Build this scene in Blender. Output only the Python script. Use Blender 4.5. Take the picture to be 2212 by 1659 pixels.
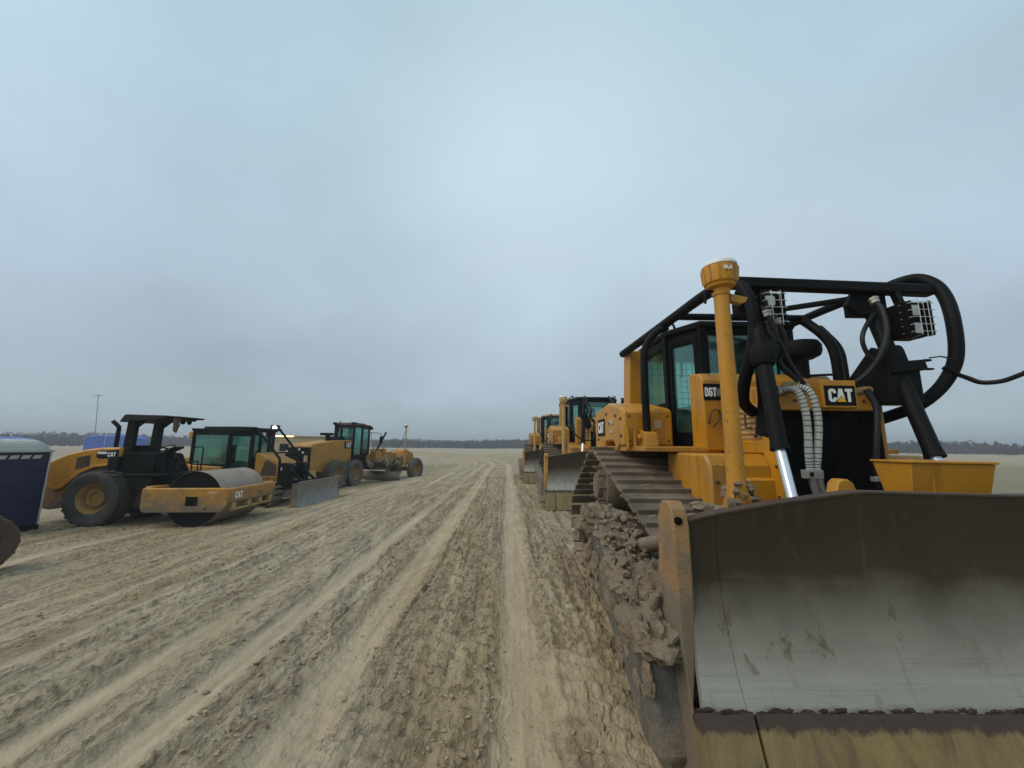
import bpy, bmesh, math, random
import numpy as np
from mathutils import Vector, Matrix, Euler
R = math.radians
random.seed(7)
scene = bpy.context.scene
for o in list(bpy.data.objects): bpy.data.objects.remove(o)
C = scene.collection

# ------------------------------------------------------------------ camera
EYE = 1.65
pitch, roll, yaw = R(9.15), R(0.55), R(0.75)
fw = Vector((math.sin(yaw)*math.cos(pitch), math.cos(yaw)*math.cos(pitch), math.sin(pitch)))
r0 = Vector((math.cos(yaw), -math.sin(yaw), 0)); u0 = r0.cross(fw)
rt = r0*math.cos(roll)+u0*math.sin(roll); up = u0*math.cos(roll)-r0*math.sin(roll)
cam = bpy.data.cameras.new('camera'); camo = bpy.data.objects.new('camera', cam); C.objects.link(camo)
camo.matrix_world = Matrix(((rt.x, up.x, -fw.x, 0), (rt.y, up.y, -fw.y, 0), (rt.z, up.z, -fw.z, EYE), (0, 0, 0, 1)))
cam.sensor_width = 36; cam.lens = 36*830/2212; cam.clip_start = .05; cam.clip_end = 8000
scene.camera = camo
scene.render.resolution_x = 1024; scene.render.resolution_y = 768

# ------------------------------------------------------------------ light, sky
SUN_EL, SUN_ROT = R(48), R(250)
scene.view_settings.view_transform = 'Standard'; scene.view_settings.look = 'None'
scene.view_settings.exposure = 0.33; scene.view_settings.gamma = 1
sun = bpy.data.lights.new('sun', 'SUN'); sun.energy = 1.45; sun.angle = R(42); sun.color = (1, .88, .74)
suno = bpy.data.objects.new('sun', sun); C.objects.link(suno)
sd = Vector((math.sin(SUN_ROT)*math.cos(SUN_EL), math.cos(SUN_ROT)*math.cos(SUN_EL), math.sin(SUN_EL)))
suno.rotation_euler = sd.to_track_quat('Z', 'Y').to_euler(); suno.location = (0, 0, 60)
W = bpy.data.worlds.new('World'); scene.world = W; W.use_nodes = True
nt = W.node_tree; nt.nodes.clear()
def N(nt, t, **kw):
    n = nt.nodes.new(t)
    for k, v in kw.items(): setattr(n, k, v)
    return n
def wmath(nt, op, a, b=None, c=None, clamp=False):
    n = N(nt, 'ShaderNodeMath', operation=op, use_clamp=clamp)
    for i, v in enumerate((a, b, c)):
        if v is None: continue
        if isinstance(v, (int, float)): n.inputs[i].default_value = v
        else: nt.links.new(v, n.inputs[i])
    return n.outputs[0]
def ramp(nt, fac, stops, interp='LINEAR'):
    n = N(nt, 'ShaderNodeValToRGB'); n.color_ramp.interpolation = interp
    e = n.color_ramp.elements
    while len(e) < len(stops): e.new(.5)
    for i, (p, c) in enumerate(stops):
        e[i].position = p; e[i].color = (c if len(c) == 4 else (*c, 1)) if isinstance(c, tuple) else (c, c, c, 1)
    if fac is not None: nt.links.new(fac, n.inputs[0])
    return n.outputs[0]
def mixc(nt, fac, a, b, mode='MIX'):
    n = N(nt, 'ShaderNodeMix', data_type='RGBA', blend_type=mode)
    for i, v in ((0, fac), (6, a), (7, b)):
        if isinstance(v, (int, float)): n.inputs[i].default_value = v
        elif isinstance(v, tuple): n.inputs[i].default_value = (*v, 1)
        else: nt.links.new(v, n.inputs[i])
    return n.outputs[2]
sky = N(nt, 'ShaderNodeTexSky', sky_type='NISHITA'); sky.sun_disc = False
sky.sun_elevation = SUN_EL; sky.sun_rotation = SUN_ROT
tc = N(nt, 'ShaderNodeTexCoord'); sep = N(nt, 'ShaderNodeSeparateXYZ'); nt.links.new(tc.outputs['Generated'], sep.inputs[0])
# overcast deck: projected on a flat layer so that the cloud streaks flatten to the horizon
zc = wmath(nt, 'MAXIMUM', sep.outputs[2], 0.0); zd = wmath(nt, 'ADD', zc, 0.35)
px = wmath(nt, 'DIVIDE', sep.outputs[0], zd); py = wmath(nt, 'DIVIDE', sep.outputs[1], zd)
cmb = N(nt, 'ShaderNodeCombineXYZ'); nt.links.new(px, cmb.inputs[0]); nt.links.new(py, cmb.inputs[1])
cn = N(nt, 'ShaderNodeTexNoise'); cn.inputs['Scale'].default_value = .95; cn.inputs['Detail'].default_value = 5; cn.inputs['Roughness'].default_value = .48; cn.inputs['Distortion'].default_value = .25
nt.links.new(cmb.outputs[0], cn.inputs['Vector'])
grad = ramp(nt, zc, [(0, (.355, .445, .485)), (.10, (.35, .44, .50)), (.26, (.355, .44, .515)), (.45, (.385, .485, .565)), (.62, (.395, .535, .61)), (1, (.33, .49, .575))])
cl = ramp(nt, cn.outputs[0], [(.3, .80), (.5, 1.0), (.7, 1.22)])
cloud = mixc(nt, 1.0, grad, cl, 'MULTIPLY')
# brighter gap in the deck ahead
dv = N(nt, 'ShaderNodeVectorMath', operation='DOT_PRODUCT'); nt.links.new(tc.outputs['Generated'], dv.inputs[0])
dv.inputs[1].default_value = Vector((.07, 1, .78)).normalized()
blob = wmath(nt, 'POWER', wmath(nt, 'MAXIMUM', dv.outputs['Value'], 0), 14)
cloud = mixc(nt, wmath(nt, 'MULTIPLY', blob, .65), cloud, (.56, .675, .74))
dv2 = N(nt, 'ShaderNodeVectorMath', operation='DOT_PRODUCT'); nt.links.new(tc.outputs['Generated'], dv2.inputs[0]); dv2.inputs[1].default_value = Vector((.72, 1, .52)).normalized()
cloud = mixc(nt, wmath(nt, 'MULTIPLY', wmath(nt, 'POWER', wmath(nt, 'MAXIMUM', dv2.outputs['Value'], 0), 30), .35), cloud, (.55, .64, .72))
cs = mixc(nt, 1.0, cloud, (10., 10., 10.), 'MULTIPLY')
fin = mixc(nt, .06, cs, sky.outputs[0])
bg = N(nt, 'ShaderNodeBackground'); bg.inputs['Strength'].default_value = .1
nt.links.new(fin, bg.inputs[0]); out = N(nt, 'ShaderNodeOutputWorld'); nt.links.new(bg.outputs[0], out.inputs[0])

# ------------------------------------------------------------------ materials
def newmat(name):
    m = bpy.data.materials.new(name); m.use_nodes = True; t = m.node_tree; t.nodes.clear()
    o = N(t, 'ShaderNodeOutputMaterial'); b = N(t, 'ShaderNodeBsdfPrincipled'); t.links.new(b.outputs[0], o.inputs[0])
    return m, t, b, o
def setin(t, b, name, v):
    if isinstance(v, (int, float)): b.inputs[name].default_value = v
    elif isinstance(v, tuple): b.inputs[name].default_value = (*v, 1)
    else: t.links.new(v, b.inputs[name])
def noise(t, scale, detail=4, rough=.55, vec=None, dist=0):
    n = N(t, 'ShaderNodeTexNoise'); n.inputs['Scale'].default_value = scale; n.inputs['Detail'].default_value = detail
    n.inputs['Roughness'].default_value = rough; n.inputs['Distortion'].default_value = dist
    if vec is None:
        tcn = N(t, 'ShaderNodeTexCoord'); vec = tcn.outputs['Object']
    t.links.new(vec, n.inputs['Vector']); return n.outputs[0]
def scaled(t, s, src='Object'):
    tcn = N(t, 'ShaderNodeTexCoord'); mp = N(t, 'ShaderNodeMapping'); mp.inputs['Scale'].default_value = s
    t.links.new(tcn.outputs[src], mp.inputs[0]); return mp.outputs[0]
def bump(t, b, h, strength=.3, dist=.01):
    n = N(t, 'ShaderNodeBump'); n.inputs['Strength'].default_value = strength; n.inputs['Distance'].default_value = dist
    t.links.new(h, n.inputs['Height']); t.links.new(n.outputs[0], b.inputs['Normal'])
MUD = (.21, .163, .11)
def paint(name, base, base2=None, rough=.45, metal=0., dirt=.35, low=None, mud=MUD, bumpy=.15, spec=.5, chips=0.):
    """painted or bare surface with blotchy dust; 'low' = object height under which mud cakes on"""
    m, t, b, o = newmat(name)
    base2 = base2 or tuple(c*.8 for c in base)
    n1 = noise(t, 3.1, 5, .6); n2 = noise(t, 22, 4, .65)
    col = mixc(t, ramp(t, n1, [(.35, 0.), (.65, 1.)]), base, base2)
    f = wmath(t, 'MULTIPLY', ramp(t, noise(t, 1.7, 7, .68), [(.5-.22*dirt, 0.), (.82, 1.)]), min(1., dirt*1.5))
    f2 = wmath(t, 'MULTIPLY', ramp(t, n2, [(.55, 0.), (.8, 1.)]), dirt*.6)
    f = wmath(t, 'MAXIMUM', f, f2)
    # vertical run marks
    st = wmath(t, 'MULTIPLY', ramp(t, noise(t, 1, 4, .6, scaled(t, (16, 16, 1.2))), [(.58, 0.), (.75, 1.)]), dirt*.7)
    f = wmath(t, 'MAXIMUM', f, st)
    if low is not None:
        tcn = N(t, 'ShaderNodeTexCoord'); s = N(t, 'ShaderNodeSeparateXYZ'); t.links.new(tcn.outputs['Object'], s.inputs[0])
        d = wmath(t, 'SUBTRACT', low, s.outputs[2]); d = wmath(t, 'MULTIPLY', d, 1.6)
        d = wmath(t, 'ADD', d, wmath(t, 'MULTIPLY', wmath(t, 'SUBTRACT', noise(t, 5, 6, .7), .5), 2.6), clamp=True)
        f = wmath(t, 'MAXIMUM', f, d)
    mc = mixc(t, n2, mud, tuple(c*.62 for c in mud))
    if chips:
        cf = ramp(t, noise(t, 34, 5, .7), [(.64-.04*chips, 0.), (.665-.04*chips, 1.)]); cf = wmath(t, 'MULTIPLY', cf, ramp(t, noise(t, 3.3, 4, .6), [(.42, 0.), (.58, 1.)]))
        scr = wmath(t, 'MULTIPLY', ramp(t, noise(t, 1, 3, .6, scaled(t, (3, 3, 60))), [(.66, 0.), (.70, 1.)]), ramp(t, noise(t, 2.2, 3), [(.5, 0.), (.62, 1.)]))
        col = mixc(t, wmath(t, 'MULTIPLY', wmath(t, 'MAXIMUM', cf, wmath(t, 'MULTIPLY', scr, .5)), .85), col, (.075, .045, .03))
        dustf = wmath(t, 'MULTIPLY', ramp(t, noise(t, 5, 6, .7, scaled(t, (1, 1, .5))), [(.46, 0.), (.75, 1.)]), .32)
        col = mixc(t, dustf, col, (.27, .175, .065))
        grs = wmath(t, 'MULTIPLY', ramp(t, noise(t, 1, 5, .65, scaled(t, (9, 9, 1.1))), [(.54, 0.), (.70, 1.)]), .5)
        col = mixc(t, grs, col, (.13, .075, .03))
    setin(t, b, 'Base Color', mixc(t, f, col, mc))
    setin(t, b, 'Roughness', wmath(t, 'ADD', wmath(t, 'MULTIPLY', f, .9-rough), wmath(t, 'ADD', rough-.05, wmath(t, 'MULTIPLY', n2, .12))))
    setin(t, b, 'Metallic', wmath(t, 'MULTIPLY', wmath(t, 'SUBTRACT', 1., f), metal) if metal else 0.)
    b.inputs['Specular IOR Level'].default_value = spec
    bump(t, b, wmath(t, 'ADD', wmath(t, 'MULTIPLY', f, .6), wmath(t, 'MULTIPLY', noise(t, 60, 3), .25)), bumpy, .012)
    return m
M = {}
YEL = (.54, .238, .005)
M['yellow'] = paint('yellow paint', YEL, (.43, .185, .006), .42, dirt=.34, low=1.12, chips=1.)
M['yellow_clean'] = paint('yellow paint upper', YEL, (.47, .205, .006), .45, dirt=.2, chips=.7)
M['yellow_dust'] = paint('dusty yellow paint', (.48, .225, .014), (.39, .185, .022), .6, dirt=.34, low=.9, chips=.6)
M['pale_yellow'] = paint('chalky yellow paint', (.52, .33, .12), (.46, .28, .10), .6, dirt=.5)
M['black'] = paint('black frame paint', (.005, .005, .0055), (.007, .007, .007), .55, dirt=.04, mud=(.04, .034, .028), bumpy=.08, spec=.12)
M['black_dull'] = paint('dull black plastic', (.006, .006, .006), (.009, .009, .009), .65, dirt=.08, mud=(.05, .042, .032), spec=.12)
M['rubber'] = paint('tyre rubber', (.022, .021, .021), (.03, .028, .026), .75, dirt=.45, low=.35, mud=(.17, .14, .105), bumpy=.5)
M['rubber_grey'] = paint('dusty tyre rubber', (.06, .057, .052), (.05, .047, .042), .85, dirt=.7, low=.6, mud=(.22, .19, .145), bumpy=.5)
M['rim'] = paint('muddy wheel rim', (.36, .18, .02), (.24, .125, .025), .6, dirt=.6, mud=(.25, .19, .12))
M['track'] = paint('muddy track steel', (.085, .065, .05), (.055, .042, .033), .7, .15, dirt=1.0, low=.8, mud=(.32, .25, .17), bumpy=.8)
M['rust'] = paint('rusty dark steel', (.07, .037, .022), (.045, .028, .02), .7, dirt=.3, low=.35, mud=(.22, .17, .12), bumpy=.4)
M['chrome'] = paint('chrome rod', (.72, .76, .80), (.66, .70, .74), .22, .55, dirt=.04, bumpy=.02)
M['sleeve'] = paint('pale banded hose guard', (.50, .52, .46), (.42, .44, .39), .6, dirt=.25, bumpy=.3)
M['hose'] = paint('black hose', (.009, .009, .009), (.013, .013, .013), .5, dirt=.08, mud=(.07, .06, .045), spec=.3)
M['white'] = paint('white plastic', (.72, .72, .68), (.64, .64, .60), .5, dirt=.12)
M['letter'] = paint('white lettering', (.78, .78, .76), (.74, .74, .72), .5, dirt=.03, bumpy=0)
M['grey_letter'] = paint('grey lettering', (.14, .14, .15), (.17, .17, .18), .5, dirt=.03, bumpy=0)
M['sign_yellow'] = paint('sign yellow', (.85, .42, .01), (.82, .40, .01), .5, dirt=.02, bumpy=0)
M['silver'] = paint('clamp steel', (.36, .36, .33), (.28, .28, .25), .5, .4, dirt=.2)
M['wire'] = paint('wire guard', (.55, .56, .54), (.45, .46, .44), .4, .3, dirt=.08)
M['lens'] = paint('lamp lens', (.62, .68, .66), (.42, .47, .46), .15, dirt=.1)
M['interior'] = paint('cab interior', (.006, .006, .006), None, .9, dirt=.02, spec=.1)
M['navy'] = paint('navy plastic', (.008, .014, .055), (.006, .011, .042), .5, dirt=.10, mud=(.16, .14, .12))
M['offwhite'] = paint('offwhite plastic roof', (.50, .52, .48), (.42, .44, .41), .55, dirt=.2)
M['blue'] = paint('blue tarpaulin', (.02, .11, .50), (.02, .08, .38), .5, dirt=.1)
M['tan'] = paint('tan weathered paint', (.50, .38, .22), (.42, .32, .19), .7, dirt=.4)
M['pole'] = paint('weathered pole', (.22, .21, .20), None, .8, dirt=.2)
M['drumsteel'] = paint('scuffed drum steel', (.36, .29, .235), (.27, .21, .17), .55, .2, dirt=.6, mud=(.30, .225, .16), bumpy=.2)
M['mudcake'] = None

m, t, b, o = newmat('caked mud'); M['mudcake'] = m
n1 = noise(t, 4, 6, .65); n2 = noise(t, 28, 5, .65)
c = ramp(t, n1, [(.3, (.15, .108, .070)), (.5, (.27, .205, .135)), (.7, (.37, .29, .195))]); c = mixc(t, .35, c, mixc(t, n2, (.13, .09, .056), (.40, .32, .22)))
setin(t, b, 'Base Color', c); b.inputs['Roughness'].default_value = .85
n3 = noise(t, 75, 4, .7); bump(t, b, wmath(t, 'ADD', wmath(t, 'ADD', n1, wmath(t, 'MULTIPLY', n2, .9)), wmath(t, 'MULTIPLY', n3, .35)), 1., .05)

M['mud_dark'] = paint('damp dark mud', (.075, .050, .034), (.055, .036, .024), .8, dirt=.3, mud=(.12, .09, .06), bumpy=.6, spec=.2)
M['clod'] = paint('dry mud clod', (.38, .29, .19), (.25, .185, .12), .9, dirt=.1, bumpy=.6, spec=.2)
# teal-tinted cab glass
m, t, b, o = newmat('tinted cab glass'); M['glass'] = m
tr = N(t, 'ShaderNodeBsdfTransparent'); tr.inputs[0].default_value = (.70, .885, .835, 1)
gl = N(t, 'ShaderNodeBsdfGlossy'); gl.inputs['Roughness'].default_value = .08; gl.inputs[0].default_value = (.7, .95, .9, 1)
df = N(t, 'ShaderNodeBsdfDiffuse'); df.inputs[0].default_value = (.24, .40, .36, 1)
lw = N(t, 'ShaderNodeLayerWeight'); lw.inputs[0].default_value = .35
mx1 = N(t, 'ShaderNodeMixShader'); t.links.new(wmath(t, 'ADD', wmath(t, 'MULTIPLY', lw.outputs['Fresnel'], .7), .06, clamp=True), mx1.inputs[0]); t.links.new(tr.outputs[0], mx1.inputs[1]); t.links.new(gl.outputs[0], mx1.inputs[2])
mx2 = N(t, 'ShaderNodeMixShader'); t.links.new(wmath(t, 'MULTIPLY', ramp(t, noise(t, 2.2, 5), [(.4, 0.), (.8, 1.)]), .32), mx2.inputs[0]); t.links.new(mx1.outputs[0], mx2.inputs[1]); t.links.new(df.outputs[0], mx2.inputs[2])
t.links.new(mx2.outputs[0], o.inputs[0])

M['glass_pale'] = M['glass']
# moldboard: rusty film above, scoured steel below; its sky brightness partly painted into the colour
m, t, b, o = newmat('scoured moldboard steel'); M['moldboard'] = m
tcn = N(t, 'ShaderNodeTexCoord'); s = N(t, 'ShaderNodeSeparateXYZ'); t.links.new(tcn.outputs['Object'], s.inputs[0])
streak = noise(t, 1, 5, .6, scaled(t, (1.1, 3, 26)))
blot = noise(t, 2.4, 6, .62); fine = noise(t, 45, 4, .6)
h = wmath(t, 'ADD', s.outputs[2], wmath(t, 'MULTIPLY', wmath(t, 'SUBTRACT', blot, .5), .30))
h = wmath(t, 'ADD', h, wmath(t, 'MULTIPLY', wmath(t, 'SUBTRACT', streak, .5), .12))
f = ramp(t, h, [(.58, 0.), (.80, .58), (1.08, 1.)])
steel = mixc(t, streak, (.25, .24, .195), (.42, .405, .34))
drk = mixc(t, blot, (.070, .046, .024), (.026, .023, .016))
chips = wmath(t, 'MULTIPLY', ramp(t, noise(t, 7, 6, .75, scaled(t, (1, 1, .55))), [(.56, 0.), (.64, 1.)]), ramp(t, noise(t, 1.9, 2), [(.42, 0.), (.6, 1.)]))
col = mixc(t, f, steel, drk)
col = mixc(t, wmath(t, 'MULTIPLY', chips, .85), col, (.11, .085, .05))
setin(t, b, 'Base Color', col)
setin(t, b, 'Metallic', wmath(t, 'MULTIPLY', wmath(t, 'SUBTRACT', 1., wmath(t, 'MAXIMUM', f, chips)), .35)); b.inputs['Specular IOR Level'].default_value = .22
setin(t, b, 'Roughness', wmath(t, 'ADD', .42, wmath(t, 'MULTIPLY', f, .2)))
scr = ramp(t, noise(t, 1, 4, .7, scaled(t, (1.5, 4, 150))), [(.56, 0.), (.66, 1.)])
col = mixc(t, wmath(t, 'MULTIPLY', wmath(t, 'MULTIPLY', scr, .4), wmath(t, 'SUBTRACT', 1., f)), col, (.13, .115, .09))
drip = wmath(t, 'MULTIPLY', ramp(t, noise(t, 1, 5, .65, scaled(t, (9, 3, .9))), [(.56, 0.), (.72, 1.)]), .35)
col = mixc(t, drip, col, (.12, .088, .05)); setin(t, b, 'Base Color', col)
bump(t, b, wmath(t, 'ADD', wmath(t, 'ADD', wmath(t, 'MULTIPLY', fine, .3), chips), wmath(t, 'MULTIPLY', scr, .15)), .14, .006)

m, t, b, o = newmat('mud stained cutting edge'); M['edge'] = m
d1 = noise(t, 1, 5, .62, scaled(t, (7, 3, 1.6)), .6); d2 = noise(t, 6, 6, .7)
col = ramp(t, d1, [(.3, (.08, .045, .018)), (.45, (.17, .115, .032)), (.6, (.235, .17, .052)), (.75, (.34, .27, .13))])
tcn = N(t, 'ShaderNodeTexCoord'); s = N(t, 'ShaderNodeSeparateXYZ'); t.links.new(tcn.outputs['Object'], s.inputs[0])
hh = wmath(t, 'ADD', s.outputs[2], wmath(t, 'MULTIPLY', wmath(t, 'SUBTRACT', noise(t, 14, 4, .7, scaled(t, (1, 1, .5))), .5), .10))
col = mixc(t, ramp(t, hh, [(.408, 0.), (.428, 1.)]), mixc(t, .3, col, mixc(t, d2, (.1, .06, .03), (.4, .33, .2))), (.060, .038, .028))
setin(t, b, 'Base Color', col); b.inputs['Roughness'].default_value = .7
bump(t, b, wmath(t, 'ADD', d1, d2), .5, .015)

def emis(name, col, s):
    m, t, b, o = newmat(name); b.inputs['Base Color'].default_value = (.8, .8, .8, 1)
    b.inputs['Emission Color'].default_value = (*col, 1); b.inputs['Emission Strength'].default_value = s; return m
M['lamp_on'] = emis('lit work lamp', (1, .82, .5), 28)
M['lamp_warm'] = emis('lit amber lamp', (1, .68, .18), 5)

# ------------------------------------------------------------------ mesh builder
class MB:
    def __init__(s): s.v = []; s.f = []
    def add(s, vs, fs):
        k = len(s.v); s.v += [tuple(v) for v in vs]; s.f += [tuple(i+k for i in f) for f in fs]; return s
    def box(s, x0, x1, y0, y1, z0, z1):
        vs = [(x, y, z) for z in (z0, z1) for y in (y0, y1) for x in (x0, x1)]
        return s.add(vs, [(0, 2, 3, 1), (4, 5, 7, 6), (0, 1, 5, 4), (2, 6, 7, 3), (0, 4, 6, 2), (1, 3, 7, 5)])
    def hexa(s, lo, hi):      # two 4-point loops (lower, upper)
        return s.add(list(lo)+list(hi), [(3, 2, 1, 0), (4, 5, 6, 7)]+[(i, (i+1) % 4, 4+(i+1) % 4, 4+i) for i in range(4)])
    def bar(s, p0, p1, w, h=None, upv=(0, 0, 1)):
        h = h or w; p0 = Vector(p0); p1 = Vector(p1); d = (p1-p0).normalized(); u = Vector(upv)
        if abs(d.dot(u)) > .98: u = Vector((0, 1, 0))
        a = d.cross(u).normalized()*w/2; bb = a.cross(d).normalized()*h/2
        return s.hexa([p0-a-bb, p0+a-bb, p0+a+bb, p0-a+bb], [p1-a-bb, p1+a-bb, p1+a+bb, p1-a+bb])
    def tube(s, pts, r, n=12, smooth=0, caps=True, closed=False):
        pts = [Vector(p) for p in pts]
        if smooth:
            q = []
            P = [pts[0]*2-pts[1]]+pts+[pts[-1]*2-pts[-2]]
            for i in range(1, len(P)-2):
                for k in range(smooth):
                    u = k/smooth
                    q.append(.5*((2*P[i])+(-P[i-1]+P[i+1])*u+(2*P[i-1]-5*P[i]+4*P[i+1]-P[i+2])*u*u+(-P[i-1]+3*P[i]-3*P[i+1]+P[i+2])*u**3))
            q.append(pts[-1]); pts = q
        m = len(pts); vs = []; fs = []; pr = None
        for i, p in enumerate(pts):
            d = (pts[min(i+1, m-1)]-pts[max(i-1, 0)]).normalized()
            if pr is None:
                u = Vector((0, 0, 1)) if abs(d.z) < .9 else Vector((1, 0, 0)); a = d.cross(u).normalized()
            else: a = (pr-d*pr.dot(d)).normalized()
            pr = a; bb = d.cross(a); rr = r[i*(len(r)-1)//max(1, m-1)] if isinstance(r, (list, tuple)) else r
            if isinstance(r, (list, tuple)):
                x = i*(len(r)-1)/max(1, m-1); j = min(int(x), len(r)-2); rr = r[j]+(r[j+1]-r[j])*(x-j)
            for k in range(n):
                an = 2*math.pi*k/n; vs.append(p+a*math.cos(an)*rr+bb*math.sin(an)*rr)
        for i in range(m-1):
            for k in range(n):
                fs.append((i*n+k, i*n+(k+1) % n, (i+1)*n+(k+1) % n, (i+1)*n+k))
        if caps: fs += [tuple(range(n))[::-1], tuple(range((m-1)*n, m*n))]
        return s.add(vs, fs)
    def cyl(s, p0, p1, r0, r1=None, n=20): return s.tube([p0, p1], [r0, r0 if r1 is None else r1], n)
    def prism(s, poly, axis, a, b):
        n = len(poly); mk = {'x': lambda p, c: (c, p[0], p[1]), 'y': lambda p, c: (p[0], c, p[1]), 'z': lambda p, c: (p[0], p[1], c)}[axis]
        return s.add([mk(p, a) for p in poly]+[mk(p, b) for p in poly], [tuple(range(n))[::-1], tuple(range(n, 2*n))]+[(i, (i+1) % n, n+(i+1) % n, n+i) for i in range(n)])
    def lathe(s, prof, c, axis='x', n=40):   # prof: (radius, offset along axis)
        c = Vector(c); ax = {'x': Vector((1, 0, 0)), 'y': Vector((0, 1, 0)), 'z': Vector((0, 0, 1))}[axis] if isinstance(axis, str) else Vector(axis)
        u = Vector((0, 0, 1)) if abs(ax.z) < .9 else Vector((1, 0, 0)); u = (u-ax*u.dot(ax)).normalized(); w = ax.cross(u)
        vs = [c+ax*h+(u*math.cos(2*math.pi*k/n)+w*math.sin(2*math.pi*k/n))*r for r, h in prof for k in range(n)]
        fs = [(i*n+k, i*n+(k+1) % n, (i+1)*n+(k+1) % n, (i+1)*n+k) for i in range(len(prof)-1) for k in range(n)]
        if prof[0] == prof[-1]: return s.add(vs, fs)
        if prof[0][0] > 1e-4: fs.append(tuple(range(n))[::-1])
        if prof[-1][0] > 1e-4: fs.append(tuple(range((len(prof)-1)*n, len(prof)*n)))
        return s.add(vs, fs)
    def plate(s, pts, thick):
        pts = [Vector(p) for p in pts]; nrm = (pts[1]-pts[0]).cross(pts[2]-pts[0]).normalized()*thick; n = len(pts)
        return s.add(pts+[p+nrm for p in pts], [tuple(range(n))[::-1], tuple(range(n, 2*n))]+[(i, (i+1) % n, n+(i+1) % n, n+i) for i in range(n)])
    def blob(s, c, r, seed=0, n=2, squash=(1, 1, 1), amp=.3):
        bm = bmesh.new(); bmesh.ops.create_icosphere(bm, subdivisions=n, radius=1); rnd = random.Random(seed)
        o = Vector((rnd.uniform(0, 50), rnd.uniform(0, 50), rnd.uniform(0, 50)))
        from mathutils import noise as nz
        vs = []
        for v in bm.verts:
            k = 1+amp*nz.noise(v.co*1.6+o)*1.5+amp*.7*(.35-abs(nz.noise(v.co*3+o)))*1.6+amp*.35*nz.noise(v.co*8+o)+amp*.2*nz.noise(v.co*17+o)
            vs.append((c[0]+v.co.x*k*r*squash[0], c[1]+v.co.y*k*r*squash[1], c[2]+v.co.z*k*r*squash[2]))
        fs = [tuple(v.index for v in f.verts) for f in bm.faces]; bm.free(); return s.add(vs, fs)
def make_obj(name, mb, mat, parent=None, off=(0, 0, 0), bevel=0., smooth=35, jag=0.):
    me = bpy.data.meshes.new(name); ox, oy, oz = off
    me.from_pydata([(x-ox, y-oy, z-oz) for x, y, z in mb.v], [], mb.f)
    bm = bmesh.new(); bm.from_mesh(me); bmesh.ops.recalc_face_normals(bm, faces=bm.faces); bm.to_mesh(me); bm.free()
    me.materials.append(mat)
    for p in me.polygons: p.use_smooth = True
    me.set_sharp_from_angle(angle=R(smooth))
    o = bpy.data.objects.new(name, me); C.objects.link(o)
    if parent: o.parent = parent
    if bevel:
        m = o.modifiers.new('bevel', 'BEVEL'); m.width = bevel; m.segments = 2; m.limit_method = 'ANGLE'; m.angle_limit = R(40); m.harden_normals = False
    return o
SPLIT = {'bolt', 'stripe', 'latch', 'hose_fitting', 'drum_end', 'coil_', 'side_screen', 'canopy_frame', 'final_fitting'}
def islands(mb):
    n = len(mb.v); p = list(range(n))
    def find(a):
        while p[a] != a: p[a] = p[p[a]]; a = p[a]
        return a
    for f in mb.f:
        for b_ in f[1:]: p[find(b_)] = find(f[0])
    g = {}
    for i in range(n): g.setdefault(find(i), []).append(i)
    out_ = []
    for r, ids in g.items():
        q = MB(); mp_ = {j: k for k, j in enumerate(ids)}; q.v = [mb.v[j] for j in ids]; q.f = [tuple(mp_[j] for j in f) for f in mb.f if find(f[0]) == r]; out_.append(q)
    return out_
class Thing:
    def __init__(s, name, label, cat, loc, rz=0, origin=(0, 0, 0), group=None, tilt=(0, 0)):
        o = bpy.data.objects.new(name, None); C.objects.link(o); o.location = loc; o.rotation_euler = (tilt[0], tilt[1], rz); o.empty_display_size = .3
        o['label'] = label; o['category'] = cat
        if group: o['group'] = group
        s.o = o; s.off = origin
    def part(s, name, mb, mat, parent=None, bevel=0., label=None, smooth=35):
        if name in SPLIT:
            got = [s.part1(name, q, mat, parent, bevel, label, smooth) for q in islands(mb)]; return got[0]
        return s.part1(name, mb, mat, parent, bevel, label, smooth)
    def part1(s, name, mb, mat, parent=None, bevel=0., label=None, smooth=35):
        p = make_obj(name, mb, M[mat], parent or s.o, s.off, bevel, smooth)
        if label: p['label'] = label
        return p
def single(name, mb, mat, label, cat, off=(0, 0, 0), bevel=0., kind=None, loc=None, group=None):
    o = make_obj(name, mb, mat if not isinstance(mat, str) else M[mat], None, off, bevel)
    if loc: o.location = loc
    elif off != (0, 0, 0): o.location = off
    o['label'] = label
    if kind: o['kind'] = kind
    o['category'] = cat
    if group: o['group'] = group
    return o

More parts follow.
